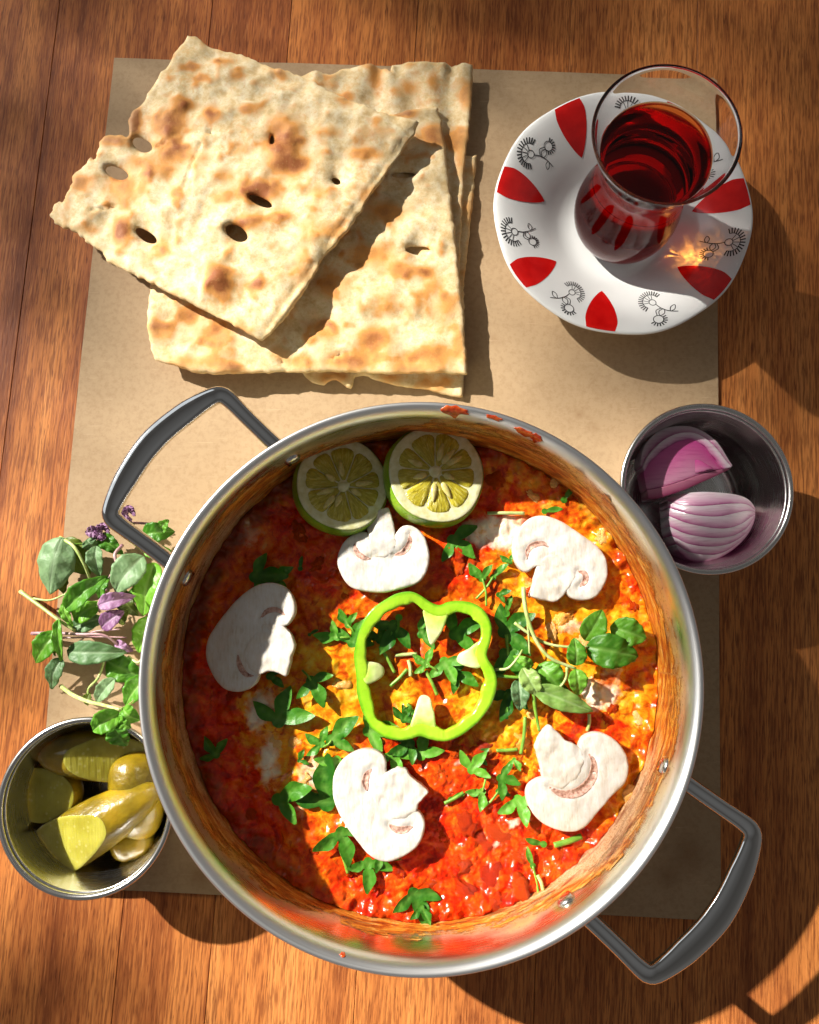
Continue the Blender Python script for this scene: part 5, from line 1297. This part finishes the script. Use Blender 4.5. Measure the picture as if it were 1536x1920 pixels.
# ------------------------------------------------------------------ herbs: basil sprigs and parsley
def leaf_mat(name, c0, c1, vein, under=None, tr=0.35, rough=0.4):
    m = M(name); v = m.co(); n = m.noise(v, 160, 4, 0.6); rnd = m.rand()
    c = m.ramp(m.math('ADD', n, m.math('MULTIPLY', m.math('SUBTRACT', rnd, 0.5), 0.55)), [(0.32, c0), (0.68, c1)])
    ve = m.attr('vein'); c = m.mix(m.math('MULTIPLY', ve, 0.65), c, vein)
    if under is not None: c = m.mix(m.attr('under'), c, under)
    m.set(color=c, rough=rough, spec=0.4, normal=m.bump(m.math('SUBTRACT', m.noise(v, 420, 3), m.math('MULTIPLY', ve, 0.7)), 0.6, 0.0006))
    m.translucent(m.mix(0.5, c, (0.35, 0.65, 0.02)), tr)
    return m.m
LF_GREEN = leaf_mat('basil_green', (0.055, 0.21, 0.012), (0.14, 0.38, 0.03), (0.26, 0.50, 0.10))
LF_BRIGHT = leaf_mat('basil_bright', (0.10, 0.32, 0.02), (0.20, 0.48, 0.04), (0.38, 0.60, 0.16))
LF_GREY = leaf_mat('basil_grey_green', (0.11, 0.22, 0.085), (0.22, 0.36, 0.17), (0.34, 0.46, 0.28), tr=0.25, rough=0.5)
LF_PURPLE = leaf_mat('basil_purple', (0.20, 0.08, 0.19), (0.36, 0.19, 0.34), (0.44, 0.30, 0.42), tr=0.15, rough=0.5)
LF_OLIVE = leaf_mat('basil_olive', (0.07, 0.10, 0.012), (0.15, 0.20, 0.025), (0.25, 0.30, 0.08))
LF_DARK = leaf_mat('parsley_green', (0.022, 0.13, 0.008), (0.075, 0.28, 0.018), (0.18, 0.40, 0.06), tr=0.3)
LF_PARS = leaf_mat('parsley_light', (0.045, 0.22, 0.012), (0.14, 0.42, 0.03), (0.32, 0.56, 0.13), tr=0.3)
LF_PALE = leaf_mat('basil_pale', (0.20, 0.38, 0.07), (0.34, 0.50, 0.13), (0.42, 0.58, 0.24))
def stem_mat(name, a, b):
    m = M(name); v = m.co(); m.set(color=m.ramp(m.noise(v, 220, 3), [(0.35, a), (0.65, b)]), rough=0.4, sss=0.1, ssss=0.001); return m.m
ST_PALE = stem_mat('stem_pale', (0.34, 0.46, 0.12), (0.55, 0.62, 0.26))
ST_GREEN = stem_mat('stem_green', (0.10, 0.26, 0.02), (0.24, 0.42, 0.05))
ST_PINK = stem_mat('stem_pink', (0.38, 0.20, 0.24), (0.55, 0.38, 0.36))

def blade(name, base, tip, width, mat, parent, z0, z1, arch=0.003, fold=0.25, curl=0.0, wave=0.0013, seed=0, side=0.0, serr=0.03, roll=0.0):
    """one leaf from base to tip: folded along its midrib, arched, with a thin body"""
    b = np.array([*base, z0]); t_ = np.array([*tip, z1]); L = np.linalg.norm((t_ - b)[:2])
    d = (t_ - b); d2 = d[:2] / (L + 1e-9); n2 = np.array([-d2[1], d2[0]])
    nl, nw = 18, 10; V = []; ve = []
    for i in range(nl + 1):
        s = i / nl
        w = width / 2 * (math.sin(math.pi * min(1, s**0.75 * 0.985 + 0.012))**0.72) * (1 + serr * math.sin(s * 40 + seed))
        bend = side * math.sin(math.pi * s) * L
        for j in range(nw + 1):
            q = j / nw * 2 - 1
            x = s * L; y = q * w
            z = b[2] + (t_[2] - b[2]) * s + arch * math.sin(math.pi * s) + fold * abs(y) + curl * q * q * w + roll * y
            z += wave * float(perlin(x * 160 + seed, y * 160, seed)) + 0.5 * wave * math.sin(s * 22 + seed) * q
            vs_ = 1.0 if abs(q) < 0.05 else 0.0
            u = (s * 6.0 - abs(q) * 1.3); side_v = max(0, 1 - abs((u % 1) - 0.5) / 0.14) * (0.15 < s < 0.95)
            z -= 0.00025 * vs_ + 0.00012 * side_v
            V.append((*(b[:2] + d2 * x + n2 * (y + bend)), z)); ve.append(max(vs_, 0.55 * side_v))
    n = len(V); th = 0.00022
    V2 = V + [(a, b_, c - th) for a, b_, c in V]; F = []
    for i in range(nl):
        for j in range(nw):
            q0 = i * (nw + 1) + j; F.append((q0, q0 + nw + 1, q0 + nw + 2, q0 + 1)); F.append((n + q0, n + q0 + 1, n + q0 + nw + 2, n + q0 + nw + 1))
    ring = [j for j in range(nw + 1)] + [i * (nw + 1) + nw for i in range(1, nl + 1)] + [nl * (nw + 1) + j for j in range(nw - 1, -1, -1)] + [i * (nw + 1) for i in range(nl - 1, 0, -1)]
    for k in range(len(ring)):
        a, c = ring[k], ring[(k + 1) % len(ring)]; F.append((a, c, n + c, n + a))
    return fix_normals(mesh(name, V2, F, mat, parent, None, {'vein': ve + ve, 'under': [0.0] * n + [1.0] * n}))

def sprig(label, zoom, zr, leaves, stems, group, name='basil_sprig', buds=()):
    """leaves: (x0, y0, x1, y1, width, material, z0, z1, options); stems: (points with z, radius, material); photograph units of the zoom"""
    x0, y0, sc = zoom
    f = lambda x, y, z: P(x0 + x / sc, y0 + y / sc, z)
    cx = np.mean([(l[0] + l[2]) / 2 for l in leaves]); cy = np.mean([(l[1] + l[3]) / 2 for l in leaves])
    o = f(cx, cy, zr); t = empty(name, (o.x, o.y, zr), label, 'herb', group)
    for k, l in enumerate(leaves):
        a = f(l[0], l[1], l[6]); b = f(l[2], l[3], l[7]); opt = l[8] if len(l) > 8 else {}
        blade('leaf', (a.x, a.y), (b.x, b.y), l[4] / sc / 3750, l[5], t, l[6], l[7], seed=k * 3 + int(cx), **opt)
    for pts, r, m_ in stems:
        tube('stem', [tuple(f(*p)) for p in pts], lambda s: r * (1 - 0.35 * s), m_, t, seg=8)
    rs = np.random.RandomState(3)
    for (bx, by, bz, rad) in buds:
        c = f(bx, by, bz)
        for k in range(9):
            a = rs.uniform(0, 6.28); q = rs.uniform(0.2, 1) * rad
            p0 = (c.x + 0.2 * q * math.cos(a), c.y + 0.2 * q * math.sin(a)); p1 = (c.x + q * math.cos(a), c.y + q * math.sin(a))
            blade('petal', p0, p1, rad * 0.7, LF_PURPLE, t, c.z, c.z + rs.uniform(-0.001, 0.003), arch=0.001, seed=k)
    return t
G_L = 'herb sprigs beside the pan'
z4 = (0, 930, 3.2)
sprig('basil sprig with a large folded grey green leaf at the outer left', z4, 0.002,
      [(370, 248, 300, 590, 230, LF_GREY, 0.017, 0.009, dict(arch=0.004, fold=-0.35, serr=0.02)), (372, 262, 540, 470, 190, LF_OLIVE, 0.012, 0.006, dict(arch=0.002, fold=0.3)),
       (575, 300, 600, 490, 105, LF_GREY, 0.017, 0.012, dict(fold=0.4)), (520, 260, 600, 330, 90, LF_GREY, 0.013, 0.008), (400, 440, 380, 590, 80, LF_OLIVE, 0.006, 0.004)],
      [([(360, 250, 0.014), (440, 300, 0.018), (500, 400, 0.017), (540, 500, 0.012)], 0.0010, ST_PALE), ([(360, 270, 0.015), (440, 288, 0.016), (520, 285, 0.013)], 0.0006, ST_GREEN)], G_L)
sprig('bright green sprig with a bare cut stem pointing left over the wood', z4, 0.002,
      [(395, 680, 650, 480, 130, LF_GREEN, 0.016, 0.015, dict(arch=0.005, fold=0.45)), (350, 740, 375, 1000, 62, LF_BRIGHT, 0.016, 0.010, dict(fold=0.5)), (345, 820, 215, 1000, 140, LF_BRIGHT, 0.013, 0.005, dict(fold=0.3, arch=0.004)),
       (365, 970, 310, 1160, 105, LF_GREY, 0.011, 0.005, dict(fold=0.25)), (440, 740, 620, 640, 120, LF_BRIGHT, 0.012, 0.010), (430, 790, 640, 730, 110, LF_GREY, 0.008, 0.007), (380, 640, 440, 790, 60, LF_BRIGHT, 0.013, 0.012), (350, 830, 330, 960, 60, LF_GREEN, 0.012, 0.007)],
      [([(122, 572, 0.004), (240, 660, 0.008), (360, 750, 0.012), (450, 810, 0.011)], 0.0011, ST_PALE), ([(200, 615, 0.007), (300, 625, 0.009), (400, 585, 0.012)], 0.0006, ST_PALE), ([(355, 745, 0.014), (365, 850, 0.014), (372, 985, 0.010)], 0.0009, ST_GREEN), ([(375, 985, 0.010), (330, 1130, 0.006)], 0.0006, ST_GREEN)], G_L)
sprig('purple leaved sprig with thin pink stems in the middle of the heap', z4, 0.002,
      [(590, 655, 815, 600, 100, LF_PURPLE, 0.021, 0.018, dict(fold=0.4, arch=0.004)), (608, 790, 745, 690, 110, LF_PURPLE, 0.017, 0.020, dict(fold=0.3)), (720, 770, 770, 680, 70, LF_OLIVE, 0.012, 0.016), (860, 360, 690, 580, 190, LF_GREY, 0.014, 0.014, dict(fold=0.2, arch=0.005)), (400, 935, 760, 940, 140, LF_GREY, 0.011, 0.013, dict(fold=0.2, arch=0.005)),
       (700, 560, 830, 720, 110, LF_OLIVE, 0.010, 0.009), (640, 480, 600, 620, 80, LF_GREEN, 0.010, 0.012), (690, 880, 800, 930, 70, LF_PURPLE, 0.008, 0.009), (780, 560, 840, 640, 90, LF_GREEN, 0.008, 0.008)],
      [([(190, 825, 0.006), (330, 822, 0.010), (480, 830, 0.013), (610, 832, 0.014), (680, 870, 0.012), (720, 912, 0.009)], 0.0009, ST_PINK), ([(250, 850, 0.006), (420, 850, 0.010), (600, 845, 0.010), (760, 850, 0.008)], 0.0006, ST_PINK), ([(735, 295, 0.012), (690, 350, 0.016), (700, 420, 0.016), (655, 490, 0.014)], 0.0010, ST_PINK), ([(480, 870, 0.007), (560, 815, 0.011), (720, 800, 0.012)], 0.0005, ST_PINK), ([(640, 560, 0.008), (590, 640, 0.013), (600, 700, 0.012)], 0.0005, ST_PINK)], G_L,
      buds=[(620, 215, 0.012, 0.009)])
sprig('broad leafed sprig squeezed under the handle against the pan', z4, 0.002,
      [(930, 400, 860, 720, 170, LF_BRIGHT, 0.012, 0.012, dict(fold=0.2, arch=0.004)), (930, 720, 830, 940, 150, LF_BRIGHT, 0.010, 0.012, dict(fold=0.35)), (850, 235, 1050, 215, 130, LF_GREEN, 0.011, 0.007, dict(fold=0.2, arch=0.004)), (960, 230, 1010, 140, 70, LF_BRIGHT, 0.008, 0.010), (860, 330, 1030, 330, 90, LF_BRIGHT, 0.007, 0.006), (640, 990, 870, 1090, 160, LF_GREEN, 0.009, 0.007, dict(arch=0.003)), (600, 230, 740, 350, 100, LF_GREEN, 0.010, 0.008), (720, 160, 850, 250, 100, LF_OLIVE, 0.008, 0.005)],
      [([(770, 965, 0.010), (830, 1000, 0.012), (860, 950, 0.011)], 0.0008, ST_PALE), ([(860, 1000, 0.010), (850, 1080, 0.008), (860, 1100, 0.008)], 0.0006, ST_PALE), ([(740, 160, 0.008), (880, 165, 0.007), (960, 180, 0.006)], 0.0008, ST_PINK)], G_L,
      buds=[(775, 110, 0.012, 0.009)])
sprig('trailing sprig with a long bare stem hanging over the pickle bowl', z4, 0.002,
      [(880, 1080, 750, 1255, 130, LF_BRIGHT, 0.014, 0.012, dict(fold=0.35, arch=0.003)), (690, 1095, 575, 1240, 95, LF_GREY, 0.012, 0.006, dict(fold=0.4)), (660, 1100, 600, 1220, 70, LF_GREEN, 0.010, 0.005), (720, 1300, 555, 1410, 125, LF_BRIGHT, 0.044, 0.047, dict(fold=0.45, arch=0.004)), (735, 1275, 845, 1345, 110, LF_BRIGHT, 0.043, 0.040, dict(fold=0.4, arch=0.004)), (700, 1330, 790, 1390, 70, LF_GREEN, 0.044, 0.045), (690, 1395, 760, 1500, 130, LF_GREEN, 0.042, 0.034, dict(arch=0.002)), (540, 1180, 525, 1260, 50, LF_OLIVE, 0.007, 0.004)],
      [([(365, 1140, 0.006), (430, 1190, 0.014), (520, 1230, 0.024), (620, 1255, 0.035), (720, 1282, 0.044)], 0.0011, ST_PALE), ([(625, 985, 0.010), (590, 1090, 0.010), (530, 1160, 0.008), (540, 1230, 0.006)], 0.0008, ST_PALE), ([(720, 1282, 0.044), (760, 1262, 0.036), (800, 1230, 0.020)], 0.0007, ST_PALE)], G_L)
# basil on the stew
zF = (860, 880, 3.339); FZ = FOOD_Z
sprig('basil sprig with round glossy leaves by the right wall of the pan', zF, FZ,
      [(800, 1110, 1125, 1170, 200, LF_GREEN, FZ + .009, FZ + .010, dict(fold=0.15, arch=0.004)), (950, 985, 1175, 1060, 170, LF_GREEN, FZ + .006, FZ + .010, dict(fold=0.3)), (790, 1070, 900, 880, 150, LF_GREEN, FZ + .006, FZ + .010, dict(fold=0.25)), (735, 1230, 725, 1055, 120, LF_BRIGHT, FZ + .010, FZ + .008, dict(fold=0.2)), (735, 1250, 745, 1415, 115, LF_BRIGHT, FZ + .009, FZ + .006, dict(fold=0.3)), (1000, 1130, 1110, 1200, 90, LF_PALE, FZ + .006, FZ + .007)],
      [([(405, 738, FZ + .008), (412, 820, FZ + .009), (432, 930, FZ + .010), (490, 1080, FZ + .010), (580, 1185, FZ + .010), (735, 1248, FZ + .009)], 0.0011, ST_PALE), ([(350, 960, FZ + .005), (430, 1020, FZ + .006), (540, 1085, FZ + .007), (660, 1110, FZ + .009), (810, 1110, FZ + .010)], 0.0008, ST_PALE), ([(430, 930, FZ + .009), (440, 1060, FZ + .007), (445, 1170, FZ + .005)], 0.0006, ST_PALE)], 'basil on the stew')
sprig('pale long leafed sprig just right of the pepper ring', zF, FZ,
      [(470, 1370, 840, 1515, 130, LF_PALE, FZ + .010, FZ + .008, dict(fold=0.25, arch=0.002)), (400, 1245, 500, 1420, 120, LF_PALE, FZ + .008, FZ + .009, dict(fold=0.3)), (500, 1225, 640, 1380, 180, LF_GREEN, FZ + .005, FZ + .006, dict(fold=0.15)), (375, 1310, 385, 1515, 110, LF_GREY, FZ + .004, FZ + .005, dict(fold=0.3)), (470, 1230, 340, 1170, 60, LF_BRIGHT, FZ + .008, FZ + .007), (560, 1390, 700, 1400, 120, LF_DARK, FZ + .003, FZ + .004)],
      [([(230, 1255, FZ + .006), (310, 1245, FZ + .008), (370, 1180, FZ + .009), (400, 1130, FZ + .008)], 0.0007, ST_PALE), ([(680, 1240, FZ + .010), (672, 1310, FZ + .009), (620, 1370, FZ + .008), (510, 1365, FZ + .008)], 0.0007, ST_PALE), ([(470, 1400, FZ + .008), (480, 1500, FZ + .006), (505, 1640, FZ + .005)], 0.0010, ST_GREEN), ([(235, 1290, FZ + .005), (320, 1300, FZ + .006), (410, 1305, FZ + .006)], 0.0009, ST_GREEN)], 'basil on the stew')

def parsley(label, px, py, size, rot, mat, lobes=3, seed=0, tilt=0.15, stem=None, dz=0.0015):
    """a flat cut parsley leaf with toothed lobes lying on the stew"""
    rs = np.random.RandomState(seed + 100)
    c = P(px, py, FZ + 0.003); s = size / 3830 / 2
    n = 90; th = np.linspace(-np.pi, np.pi, n, endpoint=False)
    if lobes == 3: cs = [(0, 1.0, .58), (1.2, .86, .55), (-1.2, .86, .55)]
    elif lobes == 2: cs = [(0.35, 1.0, .62), (-0.95, .8, .55)]
    elif lobes == 5: cs = [(0, 1.0, .34), (0.95, .9, .32), (-0.95, .9, .32), (1.95, .7, .3), (-1.95, .7, .3)]
    else: cs = [(0, 1.0, .42)]
    r = np.full(n, 0.16)
    for a, h, w in cs:
        a = a + rs.uniform(-.12, .12); h = h * rs.uniform(.85, 1.1)
        d = (th - a + np.pi) % (2 * np.pi) - np.pi
        r = np.maximum(r, h * np.exp(-(np.abs(d) / w)**2.6) * (1 - 0.24 * np.abs(np.sin(d * 5.2 + 0.5))))
    pts = np.stack([c.x + s * r * np.cos(th + rot), c.y + s * r * np.sin(th + rot)], 1)
    t = empty('parsley_leaf', (c.x, c.y, FZ), label, 'parsley', 'cut parsley on the stew')
    gx, gy = rs.uniform(-tilt, tilt, 2); cu = rs.uniform(-0.4, 1.2)
    z0 = sh(c.x, c.y) + dz + 0.0006
    def top(x, y):
        u, v = (x - c.x) / s, (y - c.y) / s
        zz = z0 + s * (gx * u + gy * v) + s * 0.16 * cu * (u * u + v * v) + 0.0007 * perlin(x * 400, y * 400, seed)
        ang = np.arctan2(v, u) - rot
        for a, h, w in cs:
            d = (ang - a + np.pi) % (2 * np.pi) - np.pi; zz = zz + s * 0.28 * np.abs(d) * np.hypot(u, v) * (np.abs(d) < w)
        return np.maximum(zz, stew_h(x, y) + 0.0002)
    def vein(x, y):
        u, v = (x - c.x) / s, (y - c.y) / s; ang = np.arctan2(v, u) - rot; q = np.zeros(len(x))
        for a, h, w in cs:
            d = (ang - a + np.pi) % (2 * np.pi) - np.pi; q = np.maximum(q, np.exp(-(d * np.hypot(u, v) / 0.035)**2))
        return q
    slab('blade', pts, top, lambda x, y: top(x, y) - 0.00025, mat, t, spacing=max(0.0007, s / 9), rnd=0, attrs={'vein': vein}, resam=False, seed=seed)
    if stem:
        a = rot + math.pi + rs.uniform(-.3, .3); e = (c.x + stem / 3830 * math.cos(a), c.y + stem / 3830 * math.sin(a))
        m_ = ((c.x + e[0]) / 2 + 0.0006, (c.y + e[1]) / 2)
        tube('stem', [(c.x, c.y, z0 + 0.0002), (*m_, z0 + 0.0006), (*e, max(sh(*e) + 0.0006, z0 - 0.001))], 0.00055, ST_GREEN, t, seg=6)
    return t
D, Lp = LF_DARK, LF_PARS
PARS = [
 ('dark parsley leaf just right of the upright mushroom', 848, 1012, 74, -0.6, D, 3), ('shaded parsley leaf above the left mushroom slice', 478, 1082, 80, 0.1, D, 3), ('pale cut parsley tip over the left mushroom slice', 515, 1086, 50, 0.3, Lp, 2),
 ('small parsley shred below the darker lime half', 563, 1066, 34, 1.5, D, 1), ('spiky parsley tip left of the pepper ring', 652, 1172, 48, 1.9, Lp, 2, 20), ('parsley leaf tucked under the left side of the pepper ring', 660, 1205, 70, 1.2, D, 3), ('flat parsley shreds reaching left from the pepper ring', 632, 1195, 50, 2.9, Lp, 2, 26),
 ('parsley leaf with a curled tip left of the ring, right of the left mushroom', 583, 1276, 66, -0.9, D, 3, 24), ('largest three lobed parsley leaf in the left half', 522, 1352, 96, 1.4, D, 3), ('parsley leaf at the left edge of the stew', 405, 1416, 50, 2.2, D, 3), ('broad parsley leaf alone in the lower left', 520, 1500, 84, 0.2, D, 2),
 ('parsley leaf under the stem of the left mushroom slice', 505, 1268, 50, 0.4, D, 2), ('glossy parsley leaf above the bottom mushroom slice', 622, 1388, 80, 0.5, Lp, 2, 18), ('dark parsley half hidden behind the glossy leaf', 602, 1396, 50, 2.6, D, 3), ('parsley leaf under the lower left of the pepper ring', 690, 1372, 74, 0.2, Lp, 3),
 ('big parsley leaf tucked under the left edge of the bottom mushroom', 612, 1508, 110, 1.7, D, 3), ('parsley leaf under the lower left edge of the bottom mushroom', 640, 1560, 80, -1.2, D, 3), ('feathery parsley bit above the bottom mushroom cap', 632, 1425, 56, -1.8, Lp, 3), ('tiny parsley bit in the lower left yellow patch', 560, 1428, 28, 0.8, D, 2),
 ('parsley leaf at the inner upper left of the pepper ring', 738, 1172, 74, -2.0, D, 3), ('bright upright parsley blade inside the ring top', 748, 1158, 50, -1.9, Lp, 1), ('pale curled parsley just under the top rib', 790, 1190, 56, 0.4, Lp, 3), ('dark parsley leaf at the inner right top of the ring', 852, 1190, 76, 0.6, D, 3), ('ribbed parsley leaf in the centre of the ring', 833, 1240, 64, -1.1, Lp, 3), ('parsley leaf below the ribbed centre leaf', 852, 1262, 60, -0.3, D, 3), ('small parsley tuft at the ring centre', 800, 1246, 46, 2.6, Lp, 3, 28), ('parsley shadowed inside the left of the ring', 712, 1200, 56, 2.4, D, 2), ('parsley bit left of the bottom rib', 757, 1350, 44, 1.2, D, 3), ('pale parsley sliver touching the bottom rib', 768, 1342, 34, 1.8, Lp, 2),
 ('parsley leaf right under the lowest point of the ring', 790, 1418, 64, 1.4, Lp, 3), ('dark parsley behind the stem of the bottom mushroom', 770, 1395, 60, -2.6, D, 3), ('parsley leaf pointing down between ring and bottom mushroom', 738, 1410, 54, -1.4, Lp, 3),
 ('curled parsley leaf lower right of the ring', 884, 1444, 56, 0.9, Lp, 3), ('parsley leaf beside the curled one, lower right', 938, 1458, 54, -0.2, D, 3), ('small parsley leaf above the curled pair', 896, 1420, 34, 0.3, Lp, 2), ('forked parsley bit over the bright red tomato', 905, 1485, 46, -2.0, Lp, 2, 40), ('parsley bit with slanted stalk over the red tomato', 935, 1485, 40, 0.8, Lp, 2, 42), ('parsley leaf touching the brightest mushroom slice', 972, 1500, 66, -1.3, Lp, 3), ('tiny parsley leaf right of the ring bottom', 965, 1425, 28, -1.4, Lp, 2),
 ('parsley leaf below the bottom mushroom', 690, 1618, 64, -1.5, D, 3), ('lighter parsley leaf beside the one below the bottom mushroom', 712, 1600, 58, -0.6, Lp, 2), ('curled parsley leaf nearest the bottom wall', 775, 1675, 76, -1.2, D, 3), ('parsley shred at the tip of the nearest parsley leaf', 790, 1700, 40, -1.4, D, 2),
 ('upright parsley sprig upper right of the ring', 905, 1085, 52, 2.0, D, 2, 50), ('thin parsley tip beside the upright sprig', 925, 1082, 44, 0.9, Lp, 1, 50), ('parsley leaflet below the upright sprig', 935, 1115, 36, 0.1, D, 2), ('dark parsley cluster right of the ring', 945, 1185, 84, 0.6, D, 3), ('parsley leaf under the ring, right side', 945, 1225, 70, -0.8, D, 3), ('narrow parsley leaf right of the ring', 950, 1150, 50, 1.3, D, 1), ('parsley leaf near the pale sprig', 955, 1300, 60, -1.9, D, 3), ('tiny pale parsley leaf lower right of the ring', 950, 1345, 26, 1.5, Lp, 1),
 ('dark parsley sliver at the top right by the wall', 1057, 938, 46, 0.9, D, 1), ('parsley sliver above the right mushroom slice', 1022, 958, 42, 0.1, D, 1), ('parsley bit left of the right mushroom slice', 958, 1054, 30, 2.4, D, 2), ('small parsley leaf below the brightest mushroom slice', 1020, 1584, 44, 2.9, D, 1), ('thin parsley tip pointing up over the lower right sauce', 1000, 1625, 40, 1.9, Lp, 1, 60), ('parsley shred between the two lower mushrooms', 845, 1500, 36, 0.5, Lp, 1), ('dark parsley flake in the shade of the left mushroom', 580, 1190, 24, 0.5, D, 1)]
for i, q in enumerate(PARS):
    parsley(q[0], q[1], q[2], q[3] * 1.65, q[4], q[5], q[6], i, stem=q[7] if len(q) > 7 else None)
CH = [('chopped green stalk at the top right of the stew', (915, 961), (985, 961)), ('chopped stalk left of the lower right mushroom', (986, 1345), (978, 1415)), ('short chopped stalk lying flat beside it', (932, 1409), (972, 1407)), ('upright chopped stalk above the brightest mushroom', (1107, 1340), (1103, 1372)), ('thick chopped stalk below the brightest mushroom', (1040, 1587), (1092, 1570)),
      ('long stalk inside the upper left of the ring', (712, 1212), (740, 1262)), ('stalk lying across the ring centre', (742, 1229), (782, 1226)), ('slanted stalk below the ring centre', (798, 1258), (820, 1304)), ('bent stalk in the lower left of the ring', (732, 1287), (764, 1255)), ('short stalk upright in the ring', (766, 1238), (770, 1268)), ('vertical stalk right of the ring', (950, 1190), (953, 1244)), ('chopped stalk over the red tomato', (834, 1508), (870, 1488)), ('thin stalk below the tiny parsley tip', (1008, 1640), (1018, 1668)), ('chopped stalk by the lower right of the ring', (938, 1305), (952, 1298)), ('dark stalk in the bottom left sauce', (635, 1590), (652, 1640)), ('stalk below the ring bottom', (752, 1405), (775, 1425)), ('pale stalk near the ring bottom rib', (764, 1320), (776, 1340))]
for i, (lab, a, b) in enumerate(CH):
    p0 = P(*a, FZ + .004); p1 = P(*b, FZ + .004); mz = max(sh(p0.x, p0.y), sh(p1.x, p1.y), sh((p0.x + p1.x) / 2, (p0.y + p1.y) / 2)) + 0.0012
    o = tube('herb_stalk', [(p0.x, p0.y, mz), ((p0.x + p1.x) / 2 + 0.0004, (p0.y + p1.y) / 2, mz + 0.0005), (p1.x, p1.y, mz)], 0.00085 if i != 4 else 0.0014, ST_GREEN if i % 3 else ST_PALE, None, None, seg=8)
    tag(o, lab, 'herb stalk', 'chopped stalks on the stew')

# ------------------------------------------------------------------ added leafy branch, unseen, its leaves set out to shade the table
def shade_branch():
    D0 = 3.6
    rs = np.random.RandomState(12)
    # share of sun kept out, over the table (photograph units)
    spots = [(1150, 330, 330, 300, .45), (1200, 690, 260, 70, .38), (60, 100, 400, 360, .80), (600, -80, 560, 240, .70), (1540, 80, 200, 260, .85), (1150, -40, 460, 240, .84), (1560, 300, 260, 480, .90), (1540, 760, 100, 260, .80), (20, 540, 170, 260, .66), (1150, 680, 200, 60, .3), (450, 250, 300, 200, .10), (-30, 1265, 130, 80, .94), (30, 1890, 240, 150, .97), (1520, 1250, 190, 320, .85), (1420, 1560, 150, 120, .5), (150, 760, 150, 50, .55), (700, 700, 300, 90, .12), (900, 60, 300, 160, .4)]
    def dens(px, py):
        if py < -250 or px > 1700 or px < -350: return 0.6
        k = 1.0
        for a, b, rx, ry, s in spots: k *= 1 - s * math.exp(-((px - a) / rx)**2 - ((py - b) / ry)**2)
        return 1 - k
    up = Vector((0, 0, 1)); X = SUN_DIR.cross(up).normalized(); Y = X.cross(SUN_DIR)
    V = []; F = []
    area = 0.030 * 0.012 * 0.62 * 0.55
    n = 0
    N = 16000
    # candidates over the table; density by area seen from the sun
    xs = rs.uniform(-900, 2300, N); ys = rs.uniform(-900, 2100, N)
    cell = (3200 / 3660) * (3000 / 3660) * math.sin(SUN_EL) / N
    for px, py in zip(xs, ys):
        d = dens(px, py)
        need = -math.log(max(0.05, 1 - d)) / area * cell
        if rs.rand() > need: continue
        c = P(px, py, 0) + SUN_DIR * (D0 + rs.uniform(-0.5, 0.5))
        q = Matrix.Rotation(rs.uniform(0, 6.28), 3, SUN_DIR) @ Matrix.Rotation(rs.uniform(-1.0, 1.0), 3, X)
        l, w = 0.030 * rs.uniform(.7, 1.3), 0.012 * rs.uniform(.7, 1.3)
        ax_ = q @ X; ay_ = q @ Y; az_ = ax_.cross(ay_)
        b0 = len(V)
        for s, k in ((0, 0), (0.3, 0.9), (0.65, 0.85), (1, 0)):
            for sg in ((1, -1) if k else (0,)):
                V.append(tuple(c + ax_ * (l * (s - 0.5)) + ay_ * (w / 2 * k * sg) + az_ * (0.12 * l * math.sin(3.1 * s))))
        F += [(b0, b0 + 1, b0 + 2), (b0 + 1, b0 + 3, b0 + 4, b0 + 2), (b0 + 3, b0 + 5, b0 + 4)]; n += 1
    c0 = P(700, 100, 0) + SUN_DIR * D0
    t = empty('added_shade_branch', tuple(c0), 'added unseen leafy branch placed to shade the table', 'branch')
    lm = M('shade_leaf'); lm.set(color=lm.ramp(lm.noise(lm.co(), 30, 2), [(0.3, (0.03, 0.08, 0.015)), (0.7, (0.07, 0.14, 0.03))]), rough=0.5)
    o = mesh('shade_foliage', V, F, lm.m, t, smooth=False); o['kind'] = 'stuff'
    shade_bark = M('shade_bark'); shade_bark.set(color=shade_bark.ramp(shade_bark.noise(shade_bark.co(), 60, 4), [(0.3, (0.06, 0.04, 0.025)), (0.7, (0.14, 0.10, 0.07))]), rough=0.85)
    a = c0 + X * 0.9 + Y * 0.45; b = c0 - X * 0.9 + Y * 0.25
    tube('shade_limb', [tuple(a), tuple((a + b) / 2 + Y * 0.06), tuple(b)], [0.02, 0.012, 0.004], shade_bark.m, t, seg=8)
shade_branch()
